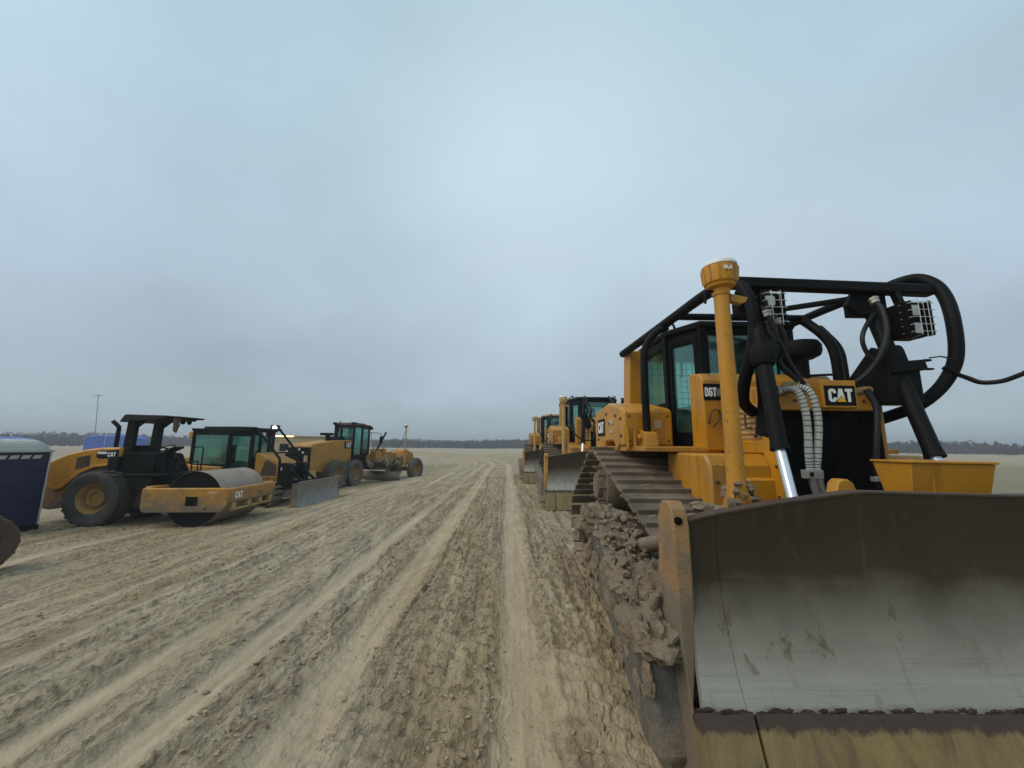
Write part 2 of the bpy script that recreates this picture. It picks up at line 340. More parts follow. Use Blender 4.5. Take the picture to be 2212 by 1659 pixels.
# ------------------------------------------------------------------ lettering (drawn as strokes)
def stroke2d(pts, w):
    n = len(pts); L = []; Rr = []
    for i in range(n):
        d0 = Vector(pts[i])-Vector(pts[i-1]) if i else Vector(pts[1])-Vector(pts[0])
        d1 = Vector(pts[i+1])-Vector(pts[i]) if i < n-1 else d0
        d0.normalize(); d1.normalize(); tn = (d0+d1).normalized(); nn = Vector((-tn.y, tn.x)); k = w/2/max(.45, nn.dot(Vector((-d0.y, d0.x))))
        L.append(Vector(pts[i])+nn*k); Rr.append(Vector(pts[i])-nn*k)
    return [[L[i], L[i+1], Rr[i+1], Rr[i]] for i in range(n-1)]
GL = {'C': ([[(.46, .66), (.46, .80), (.37, .9), (.2, .9), (.11, .80), (.11, .20), (.2, .1), (.37, .1), (.46, .20), (.46, .34)]], .6),
      'A': ([[(.09, 0), (.27, 1)], [(.31, 1), (.49, 0)], [(.16, .28), (.42, .28)]], .6),
      'T': ([[(.02, .9), (.54, .9)], [(.28, .82), (.28, 0)]], .58),
      'D': ([[(.11, 0), (.11, 1)], [(.15, .9), (.36, .9), (.46, .78), (.46, .22), (.36, .1), (.15, .1)]], .6),
      '6': ([[(.46, .7), (.46, .8), (.37, .9), (.2, .9), (.11, .8), (.11, .2), (.2, .1), (.37, .1), (.46, .2), (.46, .42), (.37, .52), (.16, .52)]], .6)}
def text_mb(txt, o, u, v, h, stroke=.2, lift=.002, squeeze=1.0):
    """letters standing on the plane (o; u right, v up), height h"""
    o = Vector(o); u = Vector(u).normalized(); v = Vector(v).normalized(); n = u.cross(v); mb = MB(); x = 0; k = 0
    for ch in txt:
        st, adv = GL[ch]
        for path in st:
            for q in stroke2d(path, stroke):
                k += 1; e = lift+.0001*k
                mb.plate([o+u*((x+p.x)*h*squeeze)+v*(p.y*h)+n*.0005 for p in q][::-1], 0)
                base = [o+u*((x+p.x)*h*squeeze)+v*(p.y*h) for p in q]
                mb.v = mb.v[:-8]; mb.f = mb.f[:-6]
                mb.hexa([p+n*.0004 for p in base], [p+n*e for p in base])
        x += adv
    return mb, x*h*squeeze
def cat_badge(T, o, u, v, w, h, plate=True, tri=True, parent=None, backing='black_dull'):
    """black plate with CAT lettering and yellow triangle; o = lower left corner"""
    o = Vector(o); u = Vector(u).normalized(); v = Vector(v).normalized(); n = u.cross(v)
    mb = MB(); mb.hexa([o, o+u*w, o+u*w+v*h, o+v*h], [p+n*.006 for p in (o, o+u*w, o+u*w+v*h, o+v*h)])
    bd = T.part('badge', mb, backing, parent)
    if parent: par = parent
    else: par = bd
    lh = h*.66; tw = 1.74*lh; sq = min(1.15, w*.80/tw); off = o+u*(w-tw*sq)/2+v*(h*.17)+n*.006
    mb, _ = text_mb('CAT', off, u, v, lh, .21, .002, sq); T.part('lettering', mb, 'letter', par, smooth=10)
    if tri:
        c = off+u*(.89*lh*sq)
        mb = MB(); tr = [c-u*.34*lh*sq, c+u*.34*lh*sq, c+v*.40*lh]
        k = [p+n*.0062 for p in tr]; bl = [c-u*.40*lh*sq-v*.002, c+u*.40*lh*sq-v*.002, c+v*.47*lh]
        mb2 = MB().add([p+n*.0052 for p in bl]+[p+n*.0056 for p in bl], [(0, 1, 2), (3, 4, 5), (0, 1, 4, 3), (1, 2, 5, 4), (2, 0, 3, 5)])
        T.part('triangle_outline', mb2, 'black_dull', par, smooth=10)
        mb.add([p+n*.0004 for p in k]+[p-n*.0004 for p in k], [(0, 1, 2), (5, 4, 3), (0, 3, 4, 1), (1, 4, 5, 2), (2, 5, 3, 0)])
        T.part('triangle', mb, 'sign_yellow', par, smooth=10)

# ------------------------------------------------------------------ ground height
_rng = np.random.RandomState(11); _P = _rng.rand(512, 512).astype(np.float32)
def vnoise(x, y, seed=0):
    x = x+seed*17.31; y = y+seed*9.77
    xi = np.floor(x).astype(np.int64); yi = np.floor(y).astype(np.int64); fx = x-xi; fy = y-yi
    fx = fx*fx*(3-2*fx); fy = fy*fy*(3-2*fy)
    a = _P[xi & 511, yi & 511]; b_ = _P[(xi+1) & 511, yi & 511]; c_ = _P[xi & 511, (yi+1) & 511]; d_ = _P[(xi+1) & 511, (yi+1) & 511]
    return (a+(b_-a)*fx)+((c_+(d_-c_)*fx)-(a+(b_-a)*fx))*fy-.5
def fbm(x, y, oct=4, seed=0, gain=.5):
    s = 0; a = 1
    for i in range(oct): s = s+a*vnoise(x*2**i, y*2**i, seed+i*3); a *= gain
    return s
def worley(x, y, seed=0):
    xi = np.floor(x).astype(np.int64); yi = np.floor(y).astype(np.int64); d1 = np.full(x.shape, 9., np.float32); d2 = d1.copy(); hh = np.zeros(x.shape, np.float32)
    for i in (-1, 0, 1):
        for j in (-1, 0, 1):
            cx, cy = xi+i, yi+j; k1 = (cx*7+seed) & 511; k2 = (cy*13+seed) & 511
            px = cx+_P[k1, k2]; py = cy+_P[k2, (k1+5) & 511]; d = np.hypot(px-x, py-y).astype(np.float32); hv = _P[(k1+91) & 511, (k2+33) & 511]
            c = d < d1; d2 = np.where(c, d1, np.minimum(d2, d)); hh = np.where(c, hv, hh); d1 = np.where(c, d, d1)
    return d1, d2, hh
def sstep(a, b, x): t_ = np.clip((x-a)/(b-a), 0, 1); return t_*t_*(3-2*t_)
def macro(x, y):
    x = np.asarray(x, float); y = np.asarray(y, float)
    return -.66*sstep(-2.0, -8.8, x)*(1-.75*sstep(35, 140, y))
def bend(y):          # the haul road swings left in the distance
    t_ = np.maximum(y-32, 0); return -.010*t_**2/(1+t_*.012)
RUTS = [  # centre u, half width, depth, tread flag
    (.13, .22, .040, 0), (-1.22, .20, .035, 1), (-2.05, .16, .04, 0), (-2.75, .13, .035, 0), (-3.5, .22, .045, 0), (-4.15, .12, .04, 0),
    (-5.0, .2, .035, 0), (-5.7, .14, .04, 0), (-6.5, .2, .03, 0), (-7.3, .14, .03, 0), (-8.3, .2, .03, 0), (-9.6, .2, .03, 0)]
def detail(x, y):
    """returns height, smoothness mask, grass mask"""
    u = x-bend(y)+.10*vnoise(y*.10, y*0+3.3, 5)*2+.03*vnoise(y*.55, x*.3, 8)
    # the road is churned mud with pressed wheel tracks
    churn = .42+.95*vnoise(u*.9, y*.16, 21)+.6*vnoise(u*2.3, y*.5, 22)-.35*np.exp(-((x-.42)/.38)**4)*(1-sstep(2.6, 4.2, y))
    smooth = np.zeros_like(x); h = np.zeros_like(x)
    for i, (c_, w_, d_, tr) in enumerate(RUTS):
        cc = c_+.10*vnoise(y*.07+i*4.1, y*0+i, 30+i)
        d = (u-cc)/w_; prof = np.exp(-(d*d)**1.6)
        patch = .12+.88*sstep(-.15, .2, vnoise(y*.16+i*9, y*0+i*3.7, 41)) if i > 1 else 1.; w_ = w_*(1+.8*vnoise(y*.3+i*6, y*0+i, 43))
        h -= d_*prof*patch; smooth = np.maximum(smooth, prof*patch)
        rim = np.exp(-((np.abs(d)-1.18)/.22)**2)
        h += (d_*.30+.016*fbm(u*9, y*6, 3, 50+i))*rim*patch
        if tr: h += .006*np.clip(np.sin(y*2*np.pi/.055+u*3)*1.5, -1, 1)*prof*sstep(2.2, 3.5, y)*(1-sstep(7, 11, y))
    for i, (c_, sl, w_, d_) in enumerate(((-.4, -.26, .10, .020), (-4.6, .17, .12, .022), (.0, -.46, .13, .018), (-7.2, .22, .12, .02), (-2.0, -.16, .09, .02), (-9.5, -.12, .14, .02))):
        dd = (x-(c_+sl*y)-.15*vnoise(y*.25+i*5, y*0, 210+i))/w_; pf_ = np.exp(-(dd*dd)**2)*sstep(-.2, .1, vnoise(y*.17+i*3, y*0+1.5, 220+i))
        h -= .55*d_*pf_*(1+.6*np.clip(np.sin(y*2*np.pi/.17+dd*1.5), -.5, .5)); h += d_*.2*np.exp(-((np.abs(dd)-1.2)/.3)**2)*pf_.clip(.2, 1); smooth = np.maximum(smooth, pf_*.45)
    sandy = np.exp(-((x-.50)/.36)**4)*(1-sstep(2.7, 4.6, y+1.2*vnoise(x*2.2, y*1.3, 230)))*np.clip(.75+vnoise(x*3, y*2.5, 231)*1.6, 0, 1); smooth = np.maximum(smooth, sandy*.85)
    # lug prints beside the central smooth strip
    for c_, w_, pz, dz in ((-.22, .10, .17, .022), (.62, .28, .21, .022), (-.62, .16, .19, .018), (-1.75, .12, .16, .012)):
        m_ = np.exp(-((u-c_)/w_)**4); ph = y/pz+(u-c_)*2.2+.5*vnoise(u*5, y*2, 60)
        h += dz*m_*(np.abs((ph % 1)-.5)*4-1)*(.5+.8*np.clip(vnoise(u*1.5, y*.7, 61)+.3, 0, 1))*(1-.8*sstep(8, 14, y))
    rough = np.clip(1-smooth*.93, .06, 1)*np.clip(churn, .12, 1.1)*(1-.35*sstep(-2.5, -5, x))
    fadew = 1/(1+(y/26)**2)
    lump = fbm(x*5.5, y*4.0, 4, 70, .55); ridg = 1-2*np.abs(fbm(x*3.2, y*2.4, 4, 80, .55))
    h += rough*(.040*lump+.026*(ridg-.6))*(.45+.55*fadew)
    clod = np.maximum(fbm(x*17, y*15, 3, 90, .6)-.12, 0); h += rough*.11*clod
    h += rough*.014*fbm(x*26, y*24, 3, 95, .6)+.0035*fbm(x*55, y*50, 2, 97)*(y < 14)
    h += .05*fbm(x*.35, y*.12, 3, 100)+.012*fbm(x*1.6, y*.3, 3, 104)
    # streaks dragged along the road
    h += .017*fbm(u*8.5, y*.6, 4, 110, .65)*(1-.7*smooth)
    # deep narrow scars where tyres sheared the mud
    for k, (su, sy) in enumerate(((1.15, .07), (2.3, .13), (3.9, .3))):
        n_ = np.abs(vnoise(u*su+k*7.7, y*sy, 170+k)+.35*vnoise(u*su*3, y*sy*3, 175+k)); m_ = sstep(-.12, .2, vnoise(u*.7, y*.22, 180+k))
        h -= (.040-.008*k)*np.exp(-(n_/(.011*su))**2)*m_*(1-.8*smooth)*(.5+np.clip(vnoise(x*4, y*3, 190), 0, 1)*2); h += .010*np.exp(-((n_-.03*su)/(.012*su))**2)*m_*(1-smooth)
    # dried plates peeling beside the dozer blade
    mk = np.exp(-((x-.70)/.30)**4)*np.exp(-((y-2.45)/.75)**4)
    wx = x*5.5+.5*fbm(x*7, y*7, 2, 120); wy = y*5.5+.5*fbm(x*7, y*7, 2, 123)
    d1, d2, hv = worley(wx, wy, 5); crack = sstep(.02, .10, d2-d1)
    pl = np.clip(vnoise(x*3.1, y*3.1, 130)+.45, 0, 1)
    h += mk*pl*(.030*hv+.022*crack-.03)
    mk2 = np.exp(-((x+.7)/.55)**4)*(1-sstep(9, 13, y))*np.clip(.55+vnoise(x, y*.5, 140), 0, 1)
    d1, d2, hv = worley(x*8+.4*fbm(x*9, y*9, 2, 150), y*6.5+.4*fbm(x*9, y*9, 2, 151), 9)
    h += mk2*(1-smooth)*(.045*(.65-d1)+.012*hv-.02)
    sm = smooth
    return h, sm
def ground_z(x, y):
    a = np.array([x], float); b_ = np.array([y], float); return float(macro(a, b_)[0])
def GZ(x, y): return ground_z(x, y)

# ------------------------------------------------------------------ GROUND sheet (fine near, coarse far)
def build_ground():
    ang = np.concatenate([np.linspace(-R(64), R(64), 1400), np.linspace(R(64), R(296), 90)[1:]]); NA = len(ang)
    s_ = np.linspace(0, 1, 900); rad = np.concatenate([[.02, .3, .7], 1.05*np.exp(s_**1.18*math.log(3600/1.05))]); NR = len(rad)
    A, RR = np.meshgrid(ang, rad); X = RR*np.sin(A); Y = RR*np.cos(A)
    h, sm = detail(X, Y)
    road = sstep(-17, -11, X-bend(Y))*(1-sstep(5.5, 9, X-bend(Y)))
    far = sstep(14, 30, Y)
    amp = np.clip(1-sstep(60, 300, RR), 0, 1)*(1-.8*sstep(R(66), R(90), np.abs(np.arctan2(X, Y))))
    Z = macro(X, Y)+h*amp*(.35+.65*np.maximum(road, 1-far))
    # grass: verges and the field on the right
    gn = fbm(X*.11, Y*.11, 4, 200)
    U = X-bend(Y)
    g = (1-sstep(-.12, .12, np.hypot((X+9.2)/4.0, (Y-36)/11)-1+gn*.8))*.9
    gr = sstep(8.5, 11.5, U+gn*5)*(1-sstep(34, 52, Y+gn*20))*.8
    gl_ = sstep(17, 22, -U+gn*6)*sstep(16, 24, Y)*(.15+.6*gn)
    G = np.clip(np.maximum(np.maximum(g, gr), gl_), 0, 1)
    dry = np.maximum(sstep(9, 13, U), sstep(17, 22, -U))*sstep(12, 24, Y)
    me = bpy.data.meshes.new('ground'); V = np.stack([X, Y, Z], -1).reshape(-1, 3)
    me.vertices.add(len(V)); me.vertices.foreach_set('co', V.astype(np.float32).ravel())
    i = np.arange(NA-1)[None, :]+np.arange(NR-1)[:, None]*NA
    F = np.stack([i, i+1, i+NA+1, i+NA], -1).reshape(-1, 4)
    nf = len(F); me.loops.add(nf*4); me.polygons.add(nf)
    me.loops.foreach_set('vertex_index', F.astype(np.int32).ravel()); me.polygons.foreach_set('loop_start', (np.arange(nf)*4).astype(np.int32))
    me.update(calc_edges=True)
    me.polygons.foreach_set('use_smooth', np.ones(nf, bool))
    for nm, arr in (('pressed', sm), ('grass', G), ('field', dry)):
        at = me.attributes.new(nm, 'FLOAT', 'POINT'); at.data.foreach_set('value', arr.astype(np.float32).ravel())
    o = bpy.data.objects.new('ground', me); C.objects.link(o); o['kind'] = 'structure'
    o['label'] = 'rutted tan mud haul road and field with grassy patches'
    # the strip around and behind the photographer
    mb = MB(); 
    return o
def ground_mat():
    m, t, b, o = newmat('haul road mud')
    geo = N(t, 'ShaderNodeNewGeometry'); P = geo.outputs['Position']
    def mp(s):
        n = N(t, 'ShaderNodeMapping'); n.inputs['Scale'].default_value = s; t.links.new(P, n.inputs[0]); return n.outputs[0]
    def at(nm): a = N(t, 'ShaderNodeAttribute'); a.attribute_name = nm; return a.outputs['Fac']
    big = noise(t, 1, 4, .55, mp((.45, .11, 1)), .3); mid = noise(t, 1, 6, .62, mp((2.6, .7, 1)), .2); fine = noise(t, 24, 5, .65, P); patch = noise(t, .9, 5, .6, P)
    streak = noise(t, 1, 5, .65, mp((7, .35, 1)))
    c = ramp(t, mid, [(.30, (.24, .166, .090)), (.45, (.350, .262, .152)), (.60, (.445, .352, .222)), (.78, (.53, .437, .300))])
    c = mixc(t, wmath(t, 'MULTIPLY', ramp(t, big, [(.45, 0.), (.60, 1.)]), .55), c, (.405, .345, .25))
    c = mixc(t, wmath(t, 'MULTIPLY', ramp(t, streak, [(.48, 0.), (.62, 1.)]), .62), c, (.19, .135, .080))
    c = mixc(t, wmath(t, 'MULTIPLY', ramp(t, patch, [(.5, 0.), (.68, 1.)]), .42), c, (.25, .172, .105))
    c = mixc(t, wmath(t, 'MULTIPLY', at('pressed'), .42), c, (.44, .345, .235))
    sp1 = ramp(t, noise(t, 1, 5, .7, mp((13, 6, 13)), .4), [(.52, 0.), (.66, 1.)]); sp2 = ramp(t, fine, [(.52, 0.), (.68, 1.)])
    spk = wmath(t, 'MULTIPLY', wmath(t, 'MAXIMUM', wmath(t, 'MULTIPLY', sp1, .34), wmath(t, 'MULTIPLY', sp2, .30)), wmath(t, 'SUBTRACT', 1., wmath(t, 'MULTIPLY', at('pressed'), .88)))
    c = mixc(t, spk, c, (.125, .088, .054))
    c = mixc(t, wmath(t, 'MULTIPLY', ramp(t, noise(t, 60, 3, .6, P), [(.56, 0.), (.68, 1.)]), .45), c, (.46, .41, .32))
    fd = mixc(t, noise(t, 1, 6, .7, mp((1.2, .5, 1))), (.30, .24, .15), (.43, .36, .25))
    c = mixc(t, at('field'), c, fd)
    gc = mixc(t, noise(t, 1, 6, .75, mp((2.4, 1.2, 1))), (.15, .145, .075), (.32, .275, .17))
    c = mixc(t, at('grass'), c, gc)
    setin(t, b, 'Base Color', c)
    setin(t, b, 'Roughness', wmath(t, 'SUBTRACT', .92, wmath(t, 'MULTIPLY', ramp(t, big, [(.45, 0.), (.65, 1.)]), .22)))
    b.inputs['Specular IOR Level'].default_value = .35
    hgt = wmath(t, 'ADD', wmath(t, 'MULTIPLY', noise(t, 48, 5, .7, P), .6), wmath(t, 'MULTIPLY', noise(t, 15, 4, .6, P), 1.2))
    hgt = wmath(t, 'MULTIPLY', hgt, wmath(t, 'SUBTRACT', 1.05, wmath(t, 'MULTIPLY', at('pressed'), .75)))
    hgt = wmath(t, 'ADD', hgt, wmath(t, 'MULTIPLY', wmath(t, 'MULTIPLY', sp1, -.8), wmath(t, 'SUBTRACT', 1., wmath(t, 'MULTIPLY', at('pressed'), .85)))); bump(t, b, hgt, 1.0, .035)
    return m
ground = build_ground(); ground.data.materials.append(ground_mat())

# loose clods of mud thrown up along the wheel tracks (nobody could count them)
def build_clods():
    rnd = np.random.RandomState(3); mb = MB(); pts = []
    for _ in range(7000):
        y = 1.7+rnd.rand()**2*15; x = rnd.uniform(-1.15*y, min(.45*y, .9)); pts.append((x, y))
    xs = np.array([p[0] for p in pts]); ys = np.array([p[1] for p in pts])
    h, sm = detail(xs, ys); z = macro(xs, ys)+h*1.0
    ico = [(0, 0, 1), (.89, 0, .45), (.28, .85, .45), (-.72, .53, .45), (-.72, -.53, .45), (.28, -.85, .45), (.72, .53, -.4), (-.28, .85, -.4), (-.89, 0, -.4), (-.28, -.85, -.4), (.72, -.53, -.4)]
    fs = [(0, 1, 2), (0, 2, 3), (0, 3, 4), (0, 4, 5), (0, 5, 1), (1, 6, 2), (2, 7, 3), (3, 8, 4), (4, 9, 5), (5, 10, 1), (2, 6, 7), (3, 7, 8), (4, 8, 9), (5, 9, 10), (1, 10, 6)]
    for i in range(len(xs)):
        if sm[i] > .55 and rnd.rand() > .12: continue
        if vn(xs[i], ys[i]) < -.05: continue
        r = .004+.017*rnd.rand()**3.2; q = rnd.uniform(.6, 1.5, 3); a = rnd.rand()*6.3; ca, sa = math.cos(a), math.sin(a)
        vs = []
        for vx, vy, vz in ico:
            k = rnd.uniform(.7, 1.25)*r; vx, vy, vz = vx*k*q[0], vy*k*q[1], vz*k*q[2]*.7; vs.append((xs[i]+vx*ca-vy*sa, ys[i]+vx*sa+vy*ca, z[i]+vz+r*.25))
        mb.add(vs, fs)
    return mb
def vn(x, y): return float(vnoise(np.array([x*1.3]), np.array([y*.6]), 300)[0])
single('mud_clods', build_clods(), 'clod', 'small loose clods of mud scattered over the rutted road', 'mud clods', kind='stuff')

# ------------------------------------------------------------------ CRAWLER DOZER (modelled at the first dozer's place: x to the right, y away from its blade)
DO = (2.73, 3.15, 0.0)                       # its origin on the ground
def mx(x): return 2*DO[0]-x
def sides(fn):
    for s in (0, 1): fn((lambda x: x) if s == 0 else mx, s)
def circ_belt(cs, n=14):
    """hull of circles (y,z,r) listed counter-clockwise seen from +x -> dense outline"""
    pts = []
    for y, z, r in cs:
        for k in range(72): a = 2*math.pi*k/72; pts.append((y+r*math.cos(a), z+r*math.sin(a)))
    pts = sorted(set(pts))
    def cr(o, a, b_): return (a[0]-o[0])*(b_[1]-o[1])-(a[1]-o[1])*(b_[0]-o[0])
    lo = []
    for p in pts:
        while len(lo) > 1 and cr(lo[-2], lo[-1], p) <= 0: lo.pop()
        lo.append(p)
    hi = []
    for p in pts[::-1]:
        while len(hi) > 1 and cr(hi[-2], hi[-1], p) <= 0: hi.pop()
        hi.append(p)
    return lo[:-1]+hi[:-1]
def resample(loop, n):
    L = loop+[loop[0]]; d = [0]
    for a, b_ in zip(L, L[1:]): d.append(d[-1]+math.hypot(b_[0]-a[0], b_[1]-a[1]))
    out = []; j = 0
    for i in range(n):
        s_ = d[-1]*i/n
        while d[j+1] < s_: j += 1
        k = (s_-d[j])/max(1e-9, d[j+1]-d[j]); out.append((L[j][0]+(L[j+1][0]-L[j][0])*k, L[j][1]+(L[j+1][1]-L[j][1])*k))
    return out
def window_wall(T, cab, p0, p1, z0, z1, sill, head, edge=.05, door=False, glass='glass'):
    """one straight cab wall: frame around one pane"""
    p0 = Vector((*p0, 0)); p1 = Vector((*p1, 0)); d = (p1-p0); L = d.length; d.normalize(); n = Vector((d.y, -d.x, 0))
    def q(s_, z, o=0.): return p0+d*s_+n*o+Vector((0, 0, z))
    mb = MB(); t_ = .05
    def slab(s0, s1, za, zb, o0=-.025, o1=.025): mb.hexa([q(s0, za, o0), q(s1, za, o0), q(s1, za, o1), q(s0, za, o1)], [q(s0, zb, o0), q(s1, zb, o0), q(s1, zb, o1), q(s0, zb, o1)])
    slab(0, L, z0, sill); slab(0, L, head, z1); slab(0, edge, sill, head); slab(L-edge, L, sill, head)
    if door:   # door leaf proud of the wall with its own rim
        fr = MB()
        def s2(s0, s1, za, zb): fr.hexa([q(s0, za, -.035), q(s1, za, -.035), q(s1, za, .035), q(s0, za, .035)], [q(s0, zb, -.035), q(s1, zb, -.035), q(s1, zb, .035), q(s0, zb, .035)])
        a, b_ = edge*.6, L-edge*.6; e = .045
        s2(a, b_, sill-.06, sill+e); s2(a, b_, head-e, head+.03); s2(a, a+e, sill+e, head-e); s2(b_-e, b_, sill+e, head-e)
        dr = T.part('door', fr, 'black', cab, bevel=.008)
        g = MB(); g.hexa([q(a+e, sill+e, -.005), q(b_-e, sill+e, -.005), q(b_-e, sill+e, .005), q(a+e, sill+e, .005)], [q(a+e, head-e, -.005), q(b_-e, head-e, -.005), q(b_-e, head-e, .005), q(a+e, head-e, .005)])
        T.part('door_window', g, glass, cab)
        for sgn in (1, -1):
            hm = MB(); hs = a+e+.05; hm.tube([q(hs, sill+.72, .03*sgn), q(hs, sill+.72, .08*sgn), q(hs, sill+.95, .08*sgn), q(hs, sill+.95, .03*sgn)], .011, 8)
        T.part('door_handle', hm, 'black', cab)
    else:
        g = MB(); g.hexa([q(edge, sill, -.005), q(L-edge, sill, -.005), q(L-edge, sill, .005), q(edge, sill, .005)], [q(edge, head, -.005), q(L-edge, head, -.005), q(L-edge, head, .005), q(edge, head, .005)])
        T.part('window', g, glass, cab)
    return mb
def rounded_plate(mb, cx, cz, y0, y1, w, h, r=.02):
    pts = []
    for sx, sz, a0 in ((1, 1, 0), (-1, 1, 90), (-1, -1, 180), (1, -1, 270)):
        for k in range(4): a = R(a0+30*k); pts.append((cx+sx*(w/2-r)+r*math.cos(a), cz+sz*(h/2-r)+r*math.sin(a)))
    return mb.prism(pts, 'y', y0, y1)

def dozer(name, label, loc, rz=0, hero=False, sweeps='full', mast=True, roof='black', cls='yellow', group=None, tilt=(0, 0), bladelift=0.):
    T = Thing(name, label, 'bulldozer', loc, rz, DO, group, tilt)
    Y = 'yellow' if hero else 'yellow_dust'; YC = 'yellow_clean' if hero else 'yellow_dust'
    # --- tracks (elevated sprocket)
    circ = [(3.05, .50, .46), (6.15, .50, .46), (5.0, 1.16, .43)]
    out_ = circ_belt(circ); inn = circ_belt([(y, z, r-.075) for y, z, r in circ])
    per = sum(math.hypot(out_[i][0]-out_[i-1][0], out_[i][1]-out_[i-1][1]) for i in range(len(out_)))
    npad = int(per/.205)
    def trk(f, s):
        mb = MB(); c = resample(out_, npad); out_c = c
        rnd = random.Random(5+s)
        for i in range(npad):
            a = Vector(c[i]); b_ = Vector(c[(i+1) % npad]); d = (b_-a).normalized(); nn = Vector((d.y, -d.x))
            m_ = (a+b_)/2
            if nn.dot(m_-Vector((4.6, .7))) < 0: nn = -nn
            p = a+d*.012; q = a+d*.175
            prof = [p, q, q+nn*.022, p+nn*.03+d*.03, p+nn*.075+d*.022, p+nn*.075]   # plate with one grouser bar
            x0, x1 = f(1.09), f(2.0)
            mb.prism([(v.x, v.y) for v in prof], 'x', x0+rnd.uniform(-.004, .004), x1+rnd.uniform(-.004, .004))
        tr_ = T.part('track', mb, 'track', bevel=.006 if hero else 0)
        # chain links under the pads
        mb = MB(); ci = resample(inn, 80); cj = resample(circ_belt([(y, z, r-.02) for y, z, r in circ]), 80)
        for xa, xb in ((1.42, 1.47), (1.62, 1.67)):
            k = len(mb.v)
            for q in (xa, xb):
                mb.v += [(f(q), *p) for p in ci]; mb.v += [(f(q), *p) for p in cj]
            n = 80
            for i in range(n):
                j = (i+1) % n
                mb.f += [(k+i, k+j, k+n+j, k+n+i), (k+2*n+i, k+3*n+i, k+3*n+j, k+2*n+j), (k+i, k+2*n+i, k+2*n+j, k+j), (k+n+i, k+n+j, k+3*n+j, k+3*n+i)]
        T.part('chain', mb, 'track', tr_)
        for (y, z, r) in circ[:2]:
            mb = MB(); mb.lathe([(.02, 0), (r-.12, 0), (r-.085, .03), (r-.085, .21), (r-.12, .24), (.02, .24)], (f(1.42) if not s else f(1.66), y, z), 'x', 28)
            T.part('idler', mb, 'track', tr_)
        y, z, r = circ[2]
        mb = MB(); prof = [(.02, -.42), (.15, -.42), (.17, -.36), (.30, -.34), (.33, -.28), (.33, -.12), (r-.10, -.10), (r-.085, .1), (.25, .12), (.25, .4)]
        if s: prof = [(a, -b_) for a, b_ in prof]
        mb.lathe(prof, (f(1.56), y, z), 'x', 32)
        for k in range(10): a = 2*math.pi*k/10; mb.cyl((f(1.125), y+.24*math.cos(a), z+.24*math.sin(a)), (f(1.26), y+.24*math.cos(a), z+.24*math.sin(a)), .022, n=6)
        T.part('final_drive', mb, 'rust' if not hero else 'track', tr_)
        mb = MB(); mb.prism([(3.25, .30), (5.95, .30), (6.0, .62), (5.2, .74), (3.6, .74), (3.2, .62)], 'x', f(1.36), f(1.76))
        for k in range(6): mb.lathe([(.02, 0), (.125, 0), (.125, .34), (.02, .34)] if not s else [(.02, 0), (.125, 0), (.125, -.34), (.02, -.34)], (f(1.38), 3.45+.45*k, .225), 'x', 16)
        mb.prism([(4.2, .72), (4.45, .86), (4.95, .9), (5.35, .74)], 'x', f(1.28), f(1.80))
        T.part('track_frame', mb, 'rust', tr_, bevel=.01)
        if hero:
            mb = MB(); rn = random.Random(8+s)
            for k in range(26):
                yy = rn.uniform(2.75, 3.9); zz = 1.0-(yy < 3)*.1+.28*(yy-3.1)*.9 if yy > 3 else .93
                mb.blob((f(rn.uniform(1.15, 1.95)), yy, zz), rn.uniform(.03, .075), k, 2, (1.6, 1, .55))
            for i in range(npad):     # mud lips left between the grousers of the upper run
                a = Vector(out_c[i]); b_ = Vector(out_c[(i+1) % npad])
                if a.y < .95 or a.x > 5.2: continue
                for _ in range(5): u_ = rn.random(); mb.blob((f(rn.uniform(1.15, 1.95)), a.x+(b_.x-a.x)*u_, a.y+(b_.y-a.y)*u_+.012), rn.uniform(.016, .034), i*7+_, 1, (rn.uniform(1.5, 4.5), .9, .8), .4)
            for k in range(9): mb.blob((f(rn.uniform(1.08, 1.3)), rn.uniform(3.3, 5.6), .76+rn.uniform(-.02, .06)), rn.uniform(.06, .11), 70+k, 2, (1, 1.5, .7))
            T.part('caked_mud', mb, 'mudcake', tr_)['kind'] = 'stuff'
    sides(trk)
    # --- main frame, belly and equaliser
    mb = MB(); mb.prism([(3.35, .55), (6.35, .55), (6.45, .9), (6.45, 1.45), (3.30, 1.40), (3.30, .7)], 'x', 2.04, mx(2.04))
    T.part('main_frame', mb, Y, bevel=.02)
    # --- front guards under the hood, both sides
    def guard(f, s):
        mb = MB()
        mb.prism([(3.34, .62), (3.34, 1.50), (3.42, 1.60), (4.2, 1.60), (4.2, 1.25), (3.75, .62)], 'x', f(1.74), f(2.285))
        g_ = T.part('front_guard', mb, Y, bevel=.025)
        mb = MB()
        for zz in (.85, 1.15, 1.45): mb.cyl((f(1.9), 3.325, zz), (f(1.9), 3.345, zz), .018, n=6)
        T.part('bolt', mb, 'rust', g_)
    sides(guard)
    # --- hood with recessed side doors
    mb = MB()
    mb.prism([(3.22, .80), (3.22, 2.10), (3.26, 2.16), (4.02, 2.30), (4.02, 1.45), (3.95, .80)], 'x', 2.32, 3.16)
    hood = T.part('hood', mb, Y, bevel=.02)
    def hoodside(f, s):
        mb = MB(); mb.box(*sorted((f(2.272), f(2.315))), 3.20, 3.42, .80, 2.03)       # front post
        mb.box(*sorted((f(2.30), f(2.345))), 3.424, 3.96, 1.60, 1.72)
        T.part('hood_post', mb, YC, hood, bevel=.012)
        mb = MB(); mb.box(*sorted((f(2.315), f(2.345))), 3.45, 3.93, 1.735, 2.06)
        for k in range(5): mb.box(*sorted((f(2.300), f(2.316))), 3.50, 3.88, 1.78+k*.052, 1.80+k*.052)
        dr = T.part('engine_door', mb, 'pale_yellow', hood, bevel=.006)
        mb = MB()
